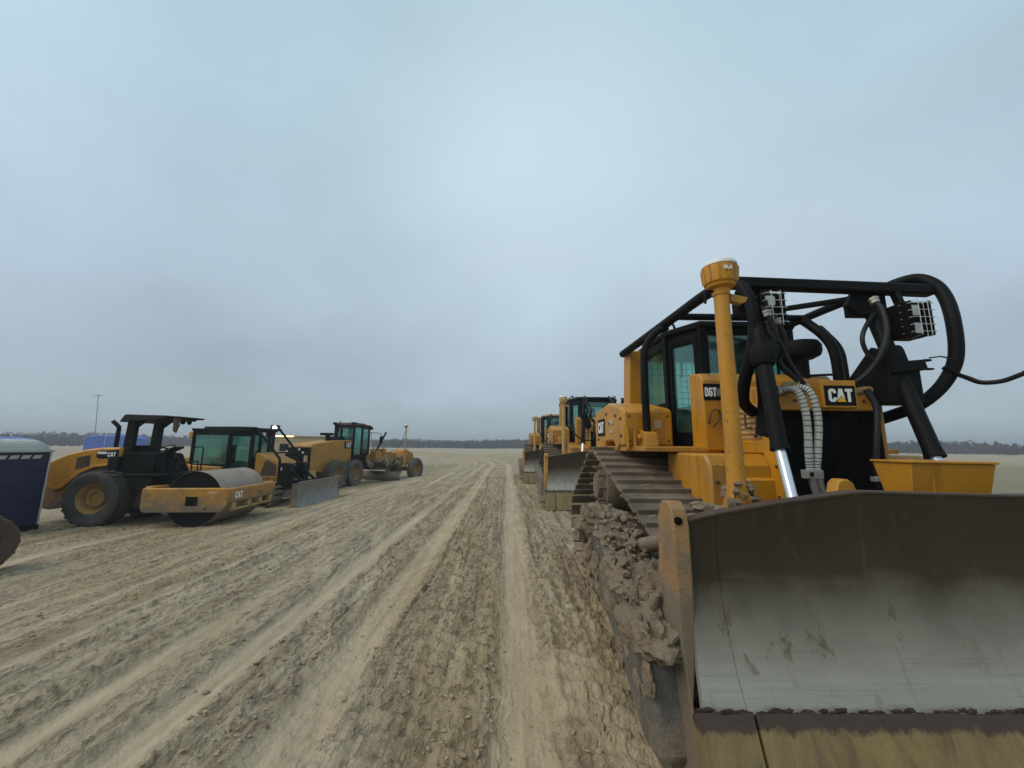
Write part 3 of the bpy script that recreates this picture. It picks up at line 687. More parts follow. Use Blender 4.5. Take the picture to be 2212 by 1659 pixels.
        for yy, zz in ((3.55, 1.76), (3.55, 2.0), (3.82, 1.76), (3.82, 2.03)): mb.cyl((f(2.29), yy, zz), (f(2.32), yy, zz), .014, n=6)
        mb.tube([(f(2.30), 3.60, 1.84), (f(2.25), 3.60, 1.84), (f(2.25), 3.60, 1.96), (f(2.30), 3.60, 1.96)], .010, 6)
        T.part('latch', mb, 'rust', dr)
    sides(hoodside)
    # radiator opening: grille of dark bars
    mb = MB(); mb.box(2.318, 3.142, 3.195, 3.216, .86, 1.975)
    g_ = T.part('radiator_grille', mb, 'interior', hood)
    mb = MB()
    for k in range(14): mb.box(2.33, 3.13, 3.186, 3.1945, .90+k*.077, .906+k*.077)
    for k in range(5): mb.box(2.44+k*.13, 2.446+k*.13, 3.179, 3.185, .88, 1.96)
    T.part('grille_bars', mb, 'interior', g_)
    mb = MB(); mb.prism([(2.29, 1.965), (2.27, 1.985), (2.27, 2.07), (2.31, 2.09), (3.07, 2.09), (3.09, 2.07), (3.10, 1.985), (3.08, 1.965)], 'y', 3.150, 3.2)
    gb = T.part('grille_header', mb, YC, hood, bevel=.008)
    mb = MB()
    for x in (2.40, 2.98, 3.10): mb.cyl((x, 3.142, 2.045), (x, 3.152, 2.045), .013, n=8)
    T.part('bolt', mb, 'rust', gb)
    mb = MB(); mb.hexa([(2.605, 3.115, 1.985), (2.90, 3.115, 1.985), (2.90, 3.149, 1.985), (2.605, 3.149, 1.985)], [(2.605, 3.115, 2.215), (2.90, 3.115, 2.215), (2.90, 3.26, 2.215), (2.605, 3.26, 2.215)])
    T.part('badge_plate', mb, YC, hood, bevel=.006)
    cat_badge(T, (2.628, 3.114, 2.005), (1, 0, 0), (0, 0, 1), .252, .165, parent=None)
    if hero:
        # pipework and castings on the radiator top
        mb = MB()
        mb.tube([(2.33, 3.2, 2.10), (2.36, 3.18, 2.17), (2.46, 3.18, 2.19), (2.56, 3.2, 2.16)], .035, 10, 4)
        mb.tube([(2.92, 3.2, 2.12), (3.05, 3.2, 2.15), (3.16, 3.2, 2.14)], .03, 10, 3)
        mb.box(2.93, 3.16, 3.2, 3.3, 2.09, 2.13)
        T.part('hose_fitting', mb, 'pale_yellow', hood, bevel=.004)
    # hood top flares up to the dash shroud
    mb = MB(); mb.prism([(3.93, 1.62), (3.93, 2.36), (4.00, 2.43), (4.22, 2.46), (4.22, 1.62)], 'x', 2.035, mx(2.035))
    sh = T.part('dash_shroud', mb, YC, bevel=.02)
    def signs(f, s):
        x0, x1 = (2.042, 2.25) if s == 0 else (mx(2.25), mx(2.042))
        mb = MB(); mb.box(x0, x1, 3.922, 3.929, 2.14, 2.31); bd = T.part('model_sign', mb, 'black_dull', sh)
        if s == 0:
            tm, w_ = text_mb('D6T', (x0+.012, 3.922, 2.175), (1, 0, 0), (0, 0, 1), .095, .21, .002, .72)
            T.part('lettering', tm, 'letter', bd, smooth=10)
            mb = MB(); mb.box(x0+.13, x0+.185, 3.919, 3.9215, 2.18, 2.26); T.part('faded_mark', mb, 'grey_letter', bd)
        mb = MB()
        xo = (lambda v: v) if s == 0 else mx
        mb.tube([(xo(2.075), 3.925, 1.90), (xo(2.09), 3.90, 2.0), (xo(2.15), 3.90, 2.04), (xo(2.20), 3.925, 2.0), (xo(2.17), 3.9, 1.93), (xo(2.10), 3.9, 1.86)], .008, 6, 4)
        T.part('grab_handle', mb, 'rust', sh)
    if hero: sides(signs)
    # --- fender decks, tanks behind
    def fend(f, s):
        mb = MB(); mb.prism([(3.95, 1.605), (3.95, 1.655), (4.42, 1.665), (4.42, 1.605)], 'x', f(1.42), f(2.2)); mb.box(*sorted((f(1.36), f(2.0))), 4.42, 5.7, 1.60, 1.66)
        dk = T.part('fender_deck', mb, Y, bevel=.008)
        mb = MB()
        prof = [(4.38, 1.662), (4.38, 2.06), (4.45, 2.10), (5.05, 2.22), (5.75, 2.15), (5.80, 2.10), (5.80, 1.58), (5.35, 1.50), (5.22, 1.72), (4.86, 1.72), (4.70, 1.60), (4.60, 1.662)]
        mb.prism(prof, 'x', f(1.34), f(1.90))
        tk = T.part('fender_tank', mb, YC, bevel=.025)
        mb = MB()
        for yy, zz in ((4.5, 1.98), (4.72, 2.03), (4.5, 1.78), (5.0, 1.95), (5.15, 2.08), (5.6, 1.75)): mb.cyl((f(1.325), yy, zz), (f(1.345), yy, zz), .018, n=8)
        T.part('bolt', mb, 'rust', tk)
        if s == 0:
            cat_badge(T, (f(1.338), 5.62, 1.80), (0, -1, 0), (0, 0, 1), .38, .23, tri=False)
            mb = MB(); mb.box(1.333, 1.339, 4.80, 5.05, 1.93, 2.0); mb.box(1.333, 1.339, 4.80, 5.0, 1.82, 1.87); T.part('decal', mb, 'tan', tk)
        mb = MB(); mb.tube([(f(1.36), 4.32, 1.63), (f(1.36), 4.32, 1.86), (f(1.44), 4.32, 1.86), (f(1.44), 4.32, 1.63)], .02, 8); T.part('grab_rail', mb, YC, dk)
        mb = MB(); mb.prism([(4.15, 1.66), (4.18, 1.80), (4.34, 1.84), (4.40, 1.66)], 'x', f(1.50), f(1.64)); mb.cyl((f(1.46), 4.28, 1.76), (f(1.68), 4.28, 1.76), .03, n=10); T.part('sweep_bracket', mb, YC, dk, bevel=.008)
        mb = MB(); mb.prism([(5.42, 2.15), (5.35, 3.02), (5.60, 3.02), (5.72, 2.12)], 'x', f(1.745), f(1.925)); T.part('rear_post', mb, YC, bevel=.02)
    sides(fend)
    # --- cab
    Z0, Z1 = 1.66, 3.02
    fp = [(2.22, 4.24), (mx(2.22)-.02, 4.24), (3.44, 4.66), (3.44, 5.55), (2.0, 5.55), (2.0, 4.66)]
    frame = MB()
    cab = T.part('cab', MB().prism([(2.06, 4.70), (2.28, 4.30), (3.17, 4.30), (3.38, 4.70), (3.38, 5.49), (2.06, 5.49)], 'z', 1.662, 1.70), 'black_dull')
    W_ = []
    segs = [(fp[0], fp[1], 2.36, 2.93, False), (fp[1], fp[2], 1.78, 2.90, True), (fp[2], fp[3], 2.20, 2.88, False), (fp[3], fp[4], 2.15, 2.90, False), (fp[4], fp[5], 2.20, 2.88, False), (fp[5], fp[0], 1.78, 2.90, True)]
    for a, b_, si, he, dr in segs: frame.add(*(lambda w: (w.v, w.f))(window_wall(T, cab, a, b_, Z0, Z1, si, he, .07, dr)))
    for p in fp: frame.box(p[0]-.045, p[0]+.045, p[1]-.045, p[1]+.045, Z0-.004, Z1+.004)
    T.part('cab_frame', frame, 'black', cab, bevel=.008)
    mb = MB(); mb.prism([(1.95, 4.62), (2.18, 4.18), (3.28, 4.18), (3.50, 4.62), (3.50, 5.62), (1.95, 5.62)], 'z', 3.006, 3.085)
    mb.prism([(2.1, 4.75), (2.28, 4.4), (3.17, 4.4), (3.34, 4.75), (3.34, 5.45), (2.1, 5.45)], 'z', 3.08, 3.125)
    rf = T.part('roof', mb, 'black' if roof == 'black' else 'pale_yellow', cab, bevel=.02)
    mb = MB(); mb.box(2.5, 2.95, 4.95, 5.08, 1.95, 2.62); mb.box(2.48, 2.97, 4.55, 5.05, 1.78, 2.0); mb.box(2.58, 2.87, 4.99, 5.06, 2.64, 2.82)
    T.part('seat', mb, 'interior', cab, bevel=.04)
    mb = MB(); mb.box(2.3, 3.15, 4.32, 4.46, 1.7, 2.30); mb.box(2.2, 2.42, 4.62, 5.1, 1.7, 2.15); mb.box(3.05, 3.27, 4.62, 5.1, 1.7, 2.2); mb.cyl((2.32, 4.68, 2.15), (2.32, 4.66, 2.33), .025); mb.blob((2.32, 4.66, 2.36), .035, 3)
    T.part('console', mb, 'interior', cab, bevel=.03)
    mb = MB()       # rear screen mesh
    for k in range(15): mb.box(2.12+k*.085, 2.126+k*.085, 5.50, 5.506, 2.15, 2.90)
    for k in range(9): mb.box(2.08, 3.36, 5.494, 5.50, 2.18+k*.085, 2.186+k*.085)
    T.part('rear_screen', mb, 'black_dull', cab)
    if roof == 'black':
        mb = MB()   # roof rails and rooftop unit
        for f_ in (lambda x: x, mx): mb.tube([(f_(2.04), 4.5, 3.09), (f_(2.04), 4.55, 3.17), (f_(2.04), 5.55, 3.17), (f_(2.04), 5.6, 3.09)], .016, 8)
        mb.bar((2.04, 4.9, 3.17), (mx(2.04), 4.9, 3.17), .02)
        T.part('roof_rail', mb, 'black', rf)
    # --- ripper / rear box
    mb = MB(); mb.box(2.2, mx(2.2), 5.72, 6.35, 1.0, 2.05); T.part('rear_tank', mb, Y, bevel=.03)
    mb = MB(); mb.box(2.1, mx(2.1), 6.55, 6.8, .6, .95); mb.bar((2.35, 6.4, .8), (2.35, 6.7, .8), .12, .3); mb.bar((3.1, 6.4, .8), (3.1, 6.7, .8), .12, .3); T.part('drawbar', mb, Y, bevel=.02)
    # --- sweeps
    if sweeps == 'full':
        mb = MB()
        sw = T.part('cross_beam', MB().bar((2.03, 3.22, 3.105), (3.80, 3.22, 3.06), .10, .10), 'black', bevel=.018)
        def swp(f, s):
            mb = MB(); r = .052
            mb.tube([(1.70, 5.5, 3.0), (1.76, 4.9, 3.03), (1.84, 4.0, 3.07), (1.90, 3.45, 3.10), (1.99, 3.24, 3.105)] if s == 0 else [(3.52, 5.6, 3.0), (3.38, 5.2, 3.05), (3.30, 4.7, 3.07), (3.29, 4.0, 3.075), (3.30, 3.5, 3.075), (3.36, 3.24, 3.075)], r*(1 if s == 0 else .8), 14, 4)
            T.part('sweep_pipe', mb, 'black', sw)
            mb = MB(); mb.tube([(f(1.845), 4.25, 3.03), (f(1.72), 4.3, 2.96), (f(1.60), 4.30, 2.80), (f(1.57), 4.30, 2.55), (f(1.57), 4.30, 1.75)], .042, 14, 5)
            T.part('sweep_leg', mb, 'black', sw)
        sides(swp)
        mb = MB(); mb.tube([(1.85, 4.0, 3.06), (3.30, 4.0, 3.06)], .038, 12); T.part('cross_tube', mb, 'black', sw)
        # front loops, bent outward and back to the hood
        def loop(f, s):
            mb = MB()
            if s == 0: pts = [(2.02, 3.30, 3.13), (2.05, 3.17, 3.05), (2.08, 3.10, 2.85), (2.08, 3.10, 2.62), (2.06, 3.14, 2.42), (2.06, 3.26, 2.22), (2.14, 3.42, 2.06), (2.28, 3.52, 1.98)]
            else: pts = [(3.55, 3.62, 3.10), (3.66, 3.5, 3.19), (3.74, 3.4, 3.225), (3.80, 3.3, 3.21), (3.83, 3.2, 3.10), (3.82, 3.13, 2.93), (3.78, 3.08, 2.70), (3.735, 3.06, 2.457), (3.69, 3.08, 2.30), (3.60, 3.13, 2.14), (3.48, 3.22, 2.01), (3.30, 3.4, 1.90)]
            mb.tube(pts, .049, 16, 6); T.part('front_loop', mb, 'black', sw)
        sides(loop)
        mb = MB(); mb.tube([(3.30, 4.0, 3.03), (3.27, 3.95, 2.95), (3.38, 3.93, 2.82), (3.44, 3.90, 2.66), (3.45, 3.85, 2.45), (3.45, 3.80, 2.28)], .05, 12, 5); mb2 = None
        # rear left support tube of the hood guard ends on the hood
        T.part('guard_tube', MB().tube([(3.19, 3.95, 3.02), (3.234, 3.9, 2.943), (3.27, 3.82, 2.83), (3.30, 3.75, 2.68), (3.303, 3.72, 2.497), (3.30, 3.72, 2.2)], .047, 14, 5), 'black', sw)
        T.part('brace_tube', MB().bar((2.34, 4.0, 3.05), (3.28, 3.46, 3.07), .05), 'black', sw, bevel=.012)
        def gus(f, s):
            mb = MB(); mb.prism([(f(2.06), 3.06), (f(2.34), 3.06), (f(2.42), 2.92), (f(2.30), 2.82), (f(2.06), 2.88)], 'y', 3.24, 3.30); mb.box(*sorted((f(2.10), f(2.30))), 3.27, 3.42, 2.86, 3.02)
            T.part('cylinder_gusset', mb, 'black', sw, bevel=.01)
        def gusr(f, s): gus(f, s)
        sides(gusr)
    elif sweeps == 'slope':
        def swp(f, s):
            mb = MB(); mb.tube([(f(2.02), 5.5, 3.16), (f(2.02), 4.5, 3.16), (f(2.0), 4.15, 3.10), (f(1.95), 3.25, 2.15), (f(1.97), 3.12, 1.95), (f(2.0), 3.12, 1.0)], .045, 12, 4); T.part('sweep_pipe', mb, 'black')
        sides(swp)
        T.part('cross_tube', MB().tube([(2.0, 4.1, 3.08), (mx(2.0), 4.1, 3.08)], .04, 10), 'black')
        def rg(f, s): T.part('radiator_guard', MB().box(*sorted((f(1.98), f(2.28))), 3.02, 3.3, .6, 2.02), 'black_dull', bevel=.03)
        sides(rg)
        mb = MB(); mb.box(1.973, 1.978, 3.1, 3.17, 1.75, 1.87); T.part('sticker', mb, 'white')
        mb = MB(); mb.prism([(3.45, 1.15), (3.45, 1.75), (3.6, 1.9), (3.9, 1.9), (3.9, 1.15)], 'x', 3.14, 3.20); mb.prism([(3.45, 1.15), (3.45, 1.75), (3.6, 1.9), (3.9, 1.9), (3.9, 1.15)], 'x', 2.26, 2.32)
        T.part('side_screen', mb, 'rust')
        def skirt(f, s): T.part('engine_panel', MB().prism([(3.3, 1.0), (3.3, 2.02), (3.42, 2.12), (3.95, 2.3), (3.95, 1.0)], 'x', f(2.24), f(2.40)), 'yellow_dust', bevel=.03)
        sides(skirt)
        def sidescr(f, s): T.part('side_screen', MB().prism([(3.42, 1.2), (3.47, 1.82), (3.6, 1.92), (3.86, 1.92), (3.88, 1.2)], 'x', f(2.215), f(2.238)), 'rust')
        sides(sidescr)
        T.part('air_unit', MB().box(2.3, mx(2.3), 5.5, 5.95, 2.75, 3.08), 'yellow_clean', bevel=.05)
    else:
        def rail(f, s):
            mb = MB(); mb.tube([(f(2.35), 4.15, 3.1), (f(2.3), 3.95, 2.9), (f(2.25), 3.85, 2.6), (f(2.3), 3.8, 2.3)], .035, 10, 5); T.part('hose_bundle', mb, 'hose')
        sides(rail)
    # --- exhaust / precleaner
    mb = MB(); mb.lathe([(.02, -.0), (.07, 0), (.075, .30), (.02, .30)], (3.17, 4.02, 2.28), 'z', 20)
    st = T.part('precleaner_stack', mb, 'black_dull')
    mb = MB(); mb.lathe([(.02, 0), (.12, 0), (.185, .035), (.20, .08), (.20, .14), (.175, .185), (.11, .205), (.001, .21)], (3.17, 4.02, 2.60), 'z', 32); T.part('precleaner', mb, 'black_dull', st)
    if hero:
        mb = MB(); mb.bar((3.17, 4.0, 2.42), (3.46, 3.9, 2.42), .022); T.part('stay', mb, 'black', st)
    # --- lift cylinders
    def lift(f, s):
        if s == 0: A, B_, Cc = Vector((2.13, 3.16, 2.90)), Vector((2.00, 2.82, 1.64)), Vector((1.93, 2.62, 1.20))
        else: A, B_, Cc = Vector((3.29, 3.30, 2.94)), Vector((3.19, 2.86, 1.596)), Vector((3.16, 2.74, 1.20))
        mb = MB(); mb.tube([A, A+(B_-A)*.04, B_-(B_-A)*.05, B_], [.048, .055, .055, .064], 20)
        lc = T.part('lift_cylinder', mb, 'black')
        mb = MB(); mb.cyl(B_, Cc, .034, n=18); T.part('piston_rod', mb, 'chrome', lc)
        mb = MB(); c_ = A+(B_-A)*.36                # trunnion yoke half way
        mb.lathe([(.02, -.03), (.088, -.03), (.092, .0), (.088, .12), (.066, .15), (.02, .15)], c_, (B_-A).normalized(), 20)
        sg = -1 if s == 0 else 1
        yk = T.part('trunnion', mb, 'black_dull', lc)
        mb = MB(); mb.bar(c_, (f(2.30), 3.38, 2.12) if s == 0 else (3.16, 3.40, 2.1), .10, .26); mb.bar((f(2.30) if not s else 3.16, 3.3, 2.2), (f(2.30) if not s else 3.16, 3.42, 1.75), .06, .2)
        T.part('trunnion_bracket', mb, 'black_dull', lc, bevel=.015)
        mb = MB(); mb.box(*sorted((Cc.x-.05, Cc.x+.05)), Cc.y-.07, Cc.y+.12, 1.0, 1.22); T.part('clevis', mb, Y, lc, bevel=.01)
        # hoses from the head of the cylinder
        mb = MB()
        if s == 0:
            mb.tube([A+Vector((.03, -.05, -.05)), (2.15, 3.02, 2.75), (2.20, 3.02, 2.58), (2.17, 3.06, 2.42)], .022, 8, 6)
            mb.tube([A+Vector((.06, -.02, -.02)), (2.27, 3.08, 2.70), (2.31, 3.08, 2.52), (2.28, 3.12, 2.36), (2.40, 3.08, 2.2)], .024, 8, 6)
            mb.tube([(2.20, 3.1, 2.9), (2.17, 3.04, 2.6), (2.24, 3.03, 2.5), (2.32, 3.06, 2.35), (2.44, 3.08, 2.17)], .018, 8, 6)
        else:
            mb.tube([(3.21, 3.16, 2.93), (3.20, 3.1, 2.83), (3.165, 3.05, 2.634), (3.096, 3.05, 2.447), (3.026, 3.1, 2.3), (2.942, 3.15, 2.21), (2.882, 3.2, 2.165)], .022, 10, 6)
            mb.tube([A+Vector((-.05, -.08, -.1)), (3.06, 3.16, 2.62), (3.08, 3.16, 2.46), (3.18, 3.14, 2.32)], .018, 8, 6)
        T.part('hydraulic_hose', mb, 'hose', lc)
    if mast or sweeps == 'full' or not hero: sides(lift)
    # --- BLADE
    def ztop(x):
        d = min(x-.97, mx(.97)-x); return 1.265+.155*min(1, max(0, d)/.93)**.8-(.02*max(0, (d-.93)))
    prof = [(1.0, 2.10, None), (.86, 2.115, None), (.70, 2.12, None), (.52, 2.10, None), (.34, 2.06, None), (.16, 2.01, None), (0., 1.94, None)]
    Z_B = .44
    def mold(x0, x1, nx, nm, lab=None, flare=0., ylift=0.):
        xs = [x0+(x1-x0)*i/(nx-1) for i in range(nx)]; mb = MB(); m_ = 13; rows = []
        for j in range(m_):
            t_ = 1-j/(m_-1); p = [q for q in prof]
            for a, b_ in zip(p, p[1:]):
                if b_[0] <= t_ <= a[0]+1e-9: k = (t_-b_[0])/(a[0]-b_[0]); yy = b_[1]+(a[1]-b_[1])*k; break
            rows.append((t_, yy))
        for side_ in (0, 1):
            for t_, yy in rows:
                for x in xs:
                    z = Z_B+(ztop(x)-Z_B)*t_; xx = x
                    if flare: xx = x+flare*(1-t_)**2.4*(1 if x > 2.73 else -1)*min(1, max(0, (abs(x-2.73)-1.618)/.147))
                    mb.v.append((xx, yy+.035*side_+ylift, z))
        n = nx; o2 = n*m_
        for j in range(m_-1):
            for i in range(n-1):
                a = j*n+i; mb.f += [(a, a+1, a+n+1, a+n), (o2+a, o2+a+n, o2+a+n+1, o2+a+1)]
        for i in range(n-1): a = i; mb.f.append((a, o2+a, o2+a+1, a+1)); a = (m_-1)*n+i; mb.f.append((a, a+1, o2+a+1, o2+a))
        for j in range(m_-1): a = j*n; mb.f.append((a, a+n, o2+a+n, o2+a)); a = j*n+n-1; mb.f.append((a, o2+a, o2+a+n, a+n))
        return mb
    bl = T.part('blade', mold(1.1145, mx(1.1145), 40, ''), 'moldboard', smooth=50)
    T.part('blade_wing', mold(.965, 1.112, 7, '', flare=.055), 'moldboard', bl, smooth=50)
    T.part('blade_wing', mold(mx(1.112), mx(.965), 7, '', flare=.055), 'moldboard', bl, smooth=50)
    def edge(x0, x1):
        mb = MB(); n = max(4, int((x1-x0)/.08)); rnd = random.Random(int(x0*100)); k0 = len(mb.v)
        for i in range(n+1):
            x = x0+(x1-x0)*i/n; r_ = rnd.uniform(-.006, .006)
            mb.v += [(x, 1.918, .475+r_), (x, 1.74+r_, .03+rnd.uniform(-.01, .01)), (x, 1.80, .028), (x, 1.965, .445)]
        for i in range(n):
            a = k0+i*4
            for q in range(4): mb.f.append((a+q, a+(q+1) % 4, a+4+(q+1) % 4, a+4+q))
        mb.f += [(k0, k0+1, k0+2, k0+3), tuple(k0+n*4+q for q in (3, 2, 1, 0))]
        return mb
    T.part('cutting_edge', edge(1.135, mx(1.135)), 'edge', bl)
    T.part('end_bit', edge(.865, 1.118), 'edge', bl); T.part('end_bit', edge(mx(1.118), mx(.865)), 'edge', bl)
    if hero:   # soil pressed into the joint above the cutting edge
        mb = MB(); rn = random.Random(15); x = .90
        while x < mx(.90): r_ = rn.uniform(.004, .013); mb.blob((x, 1.935-.004*rn.random(), .466+rn.uniform(-.010, .016)), r_, int(x*1000), 2, (2.3, .35, 1.0), .5); x += r_*rn.uniform(1.2, 4.2)
        T.part('caked_mud', mb, 'mud_dark', bl)['kind'] = 'stuff'
    # rolled cap along the top and back stiffeners
    mb = MB(); n = 40
    xs = [.965+(mx(.965)-.965)*i/n for i in range(n+1)]
    for x in xs: z = ztop(x); mb.v += [(x, 2.095, z-.002), (x, 2.095, z+.008), (x, 2.18, z+.008), (x, 2.18, z-.002)]
    for i in range(n):
        a = i*4
        for q in range(4): mb.f.append((a+q, a+(q+1) % 4, a+4+(q+1) % 4, a+4+q))
    mb.f += [(0, 1, 2, 3), tuple(n*4+q for q in (3, 2, 1, 0))]
    T.part('top_cap', mb, 'rust' if hero else 'track', bl)
    mb = MB(); mb.box(1.2, mx(1.2), 2.17, 2.34, .45, .62); mb.box(1.2, mx(1.2), 2.17, 2.30, .95, 1.08)
    for k in range(7): mb.box(1.25+k*.48, 1.30+k*.48, 2.168, 2.36, .42, 1.2)
    T.part('blade_back', mb, 'track', bl, bevel=.01)
    def ends(f, s):
        # end plate with an ear standing above the blade
        mb = MB(); ppr = [(1.92, .06, .892, .890), (2.02, .45, .890, .905), (2.075, .72, .884, .955), (2.085, 1.24, .878, .962), (2.11, 1.325, .880, .962), (2.16, 1.362, .884, .962), (2.24, 1.355, .884, .962), (2.29, 1.28, .880, .962), (2.34, .6, .876, .962), (2.2, .08, .85, .90)]
        k0 = len(ppr); mb.add([(f(p[2]-.004), p[0], p[1]) for p in ppr]+[(f(p[3]+(.02 if i in (0, 9) else 0)), p[0], p[1]) for i, p in enumerate(ppr)], [tuple(range(k0))[::-1], tuple(range(k0, 2*k0))]+[(i, (i+1) % k0, k0+(i+1) % k0, k0+i) for i in range(k0)])
        ep = T.part('end_plate', mb, 'yellow_dust' if not hero else 'plate_end', bl, bevel=.014)
        mb = MB(); mb.cyl((f(.905), 2.080, 1.27), (f(.905), 2.10, 1.27), .020, n=12); T.part('pin_hole', mb, 'interior', ep)
        # push arm along the track
        mb = MB()
        pr = [(3.62, .60), (3.66, .80), (3.58, .98), (3.30, .98), (2.75, .80), (2.34, .72), (2.20, .62), (2.06, .16), (2.30, .12), (2.75, .34), (3.30, .52)]
        mb.prism(pr, 'x', f(.74), f(.92))
        pa = T.part('push_arm', mb, 'pusharm' if hero else 'track', bevel=.04)
        mb = MB(); mb.tube([(f(.98), 3.45, .90), (f(.98), 2.36, .55)], .065, 12); mb.tube([(f(1.0), 3.4, .80), (f(1.0), 2.34, 1.12)], [.07, .07, .04, .04], 12)
        T.part('tilt_brace', mb, 'track' if hero else 'rust', pa)
        if hero:
            mb = MB(); rn = random.Random(31+s)
            for k in range(15):
                u_ = (k+rn.random()*.6)/15; yy = 2.28+1.34*u_; zt = .66+.27*min(1, max(0, (yy-2.3)/.95))
                mb.blob((f(rn.uniform(.80, .98)), yy, zt+rn.uniform(-.04, .02)), rn.uniform(.11, .17), 100+k+50*s, 4, (.8, 1.35, .72), .36)
            for k in range(150): yy = rn.uniform(2.3, 3.66); mb.blob((f(rn.uniform(.74, 1.05)), yy, .74+.27*min(1, max(0, (yy-2.3)/.95))+rn.uniform(-.02, .10)), rn.uniform(.010, .034), 400+k, 1, (1, 1.2, .8), .4)
            for k in range(46): yy = rn.uniform(2.15, 3.6); mb.blob((f(.738), yy, rn.uniform(.30, .75) if yy < 2.8 else rn.uniform(.5, .9)), rn.uniform(.012, .05), 600+k, 2, (.3, 1.5, 1), .4)
            for k in range(9): mb.blob((f(rn.uniform(.90, 1.04)), rn.uniform(2.30, 2.62), rn.uniform(.42, .98)), rn.uniform(.07, .13), 200+k, 4, (.8, .8, 1.5), .4)
            for k in range(7): mb.blob((f(rn.uniform(.76, .95)), rn.uniform(3.42, 3.66), rn.uniform(.62, .98)), rn.uniform(.10, .16), 260+k, 4, (.9, .9, 1), .36)
            for k in range(8): mb.blob((f(rn.uniform(.735, .76)), rn.uniform(2.3, 3.6), rn.uniform(.55, .75)), rn.uniform(.06, .13), 280+k, 4, (.28, 1.6, .9), .4)
            T.part('caked_mud', mb, 'mudcake', pa)['kind'] = 'stuff'
    sides(ends)
    if hero:
        # mud smeared on the blade's back and mast foot
        mb = MB(); rn = random.Random(77)
        for k in range(30): mb.blob((rn.uniform(1.22, 1.75), rn.uniform(2.28, 2.55), 1.22+rn.uniform(-.04, .06)), rn.uniform(.03, .07), 300+k, 2, (1.5, 1.2, .6))
        T.part('caked_mud', mb, 'mudcake', bl)['kind'] = 'stuff'
        # yellow rock box on the right of the blade
        mb = MB(); mb.hexa([(2.60, 2.50, 1.28), (3.085, 2.50, 1.28), (3.085, 2.66, 1.28), (2.60, 2.66, 1.28)], [(2.578, 2.46, 1.565), (3.13, 2.46, 1.56), (3.13, 2.72, 1.56), (2.578, 2.72, 1.565)])
        mb.hexa([(2.568, 2.448, 1.566), (3.14, 2.448, 1.561), (3.14, 2.73, 1.561), (2.568, 2.73, 1.566)], [(2.568, 2.448, 1.582), (3.14, 2.448, 1.577), (3.14, 2.73, 1.577), (2.568, 2.73, 1.582)])
        mb.box(2.72, 2.727, 2.47, 2.52, 1.3, 1.56)
        T.part('mast_socket_box', mb, 'yellow_clean', bl, bevel=.008)
        mb = MB(); mb.box(2.75, 2.95, 2.24, 2.6, 1.1, 1.28); T.part('box_support', mb, Y, bl, bevel=.01)
        mb = MB(); mb.prism([(2.12, 1.25), (2.17, 1.43), (2.20, 1.455), (2.24, 1.455), (2.275, 1.43), (2.33, 1.25)], 'y', 2.55, 2.64)
        T.part('lift_eye', mb, 'yellow_clean', bl, bevel=.01)
    # --- GNSS mast
    if mast:
        xm, ym = 1.412, 2.40
        mb = MB(); mb.tube([(xm, ym, 1.18), (xm, ym, 1.32), (xm, ym, 1.75), (xm+.0, ym, 2.66)], [.078, .056, .049, .046], 20)
        mb.hexa([(xm-.10, ym-.1, 1.13), (xm+.10, ym-.1, 1.13), (xm+.10, ym+.1, 1.13), (xm-.10, ym+.1, 1.13)], [(xm-.10, ym-.1, 1.20), (xm+.10, ym-.1, 1.20), (xm+.10, ym+.1, 1.20), (xm-.10, ym+.1, 1.20)])
        ms = T.part('mast', mb, 'yellow_mast' if hero else 'pale_yellow', bevel=.004)
        if hero:
            mm = MB(); rn = random.Random(5)
            for k in range(34): a = rn.uniform(0, 6.28); z_ = 1.20+.24*rn.random()**2; q_ = .06+.06*(1.44-z_)/.24; mm.blob((xm+math.cos(a)*q_, ym+math.sin(a)*q_, z_), rn.uniform(.016, .042), 700+k, 2, (1, 1, .8), .4)
            T.part('caked_mud', mm, 'mudcake', ms)['kind'] = 'stuff'
        mb = MB()
        for k in range(4): a = R(45+90*k); c_, s_ = math.cos(a), math.sin(a); mb.plate([(xm+c_*.04, ym+s_*.04, 1.47), (xm+c_*.04, ym+s_*.04, 1.2), (xm+c_*.115, ym+s_*.115, 1.2)], .012)
        T.part('mast_gusset', mb, 'yellow_dust', ms)
        mb = MB(); mb.prism([(xm+.05, 2.60), (xm+.12, 2.585), (xm+.15, 2.60), (xm+.165, 2.63), (xm+.05, 2.655)], 'y', ym-.02, ym+.02); T.part('mast_arm', mb, 'yellow_mast' if hero else 'pale_yellow', ms, bevel=.003)
        mb = MB(); mb.tube([(xm-.02, ym, 2.67), (xm-.09, ym, 2.675), (xm-.105, ym, 2.655), (xm-.11, ym, 2.59)], .009, 8, 3); T.part('locking_lever', mb, 'black', ms)
        mb = MB(); mb.lathe([(.02, -.07), (.052, -.07), (.056, -.03), (.085, -.015), (.088, .0), (.100, .01), (.104, .06), (.108, .10), (.106, .12), (.02, .122)], (xm, ym, 2.715), 'z', 32)
        for k in range(12): a = 2*math.pi*k/12; mb.bar((xm+.100*math.cos(a), ym+.100*math.sin(a), 2.735), (xm+.108*math.cos(a), ym+.108*math.sin(a), 2.83), .012)
        rc = T.part('satellite_receiver', mb, 'yellow_mast' if hero else 'pale_yellow', ms)
        mb = MB(); mb.lathe([(.109, 0), (.108, .016), (.092, .036), (.055, .048), (.001, .052)], (xm, ym, 2.838), 'z', 32); T.part('receiver_dome', mb, 'white', rc)
        mb = MB(); mb.box(xm-.03, xm+.02, ym-.111, ym-.104, 2.785, 2.81); T.part('receiver_label', mb, 'white', rc)
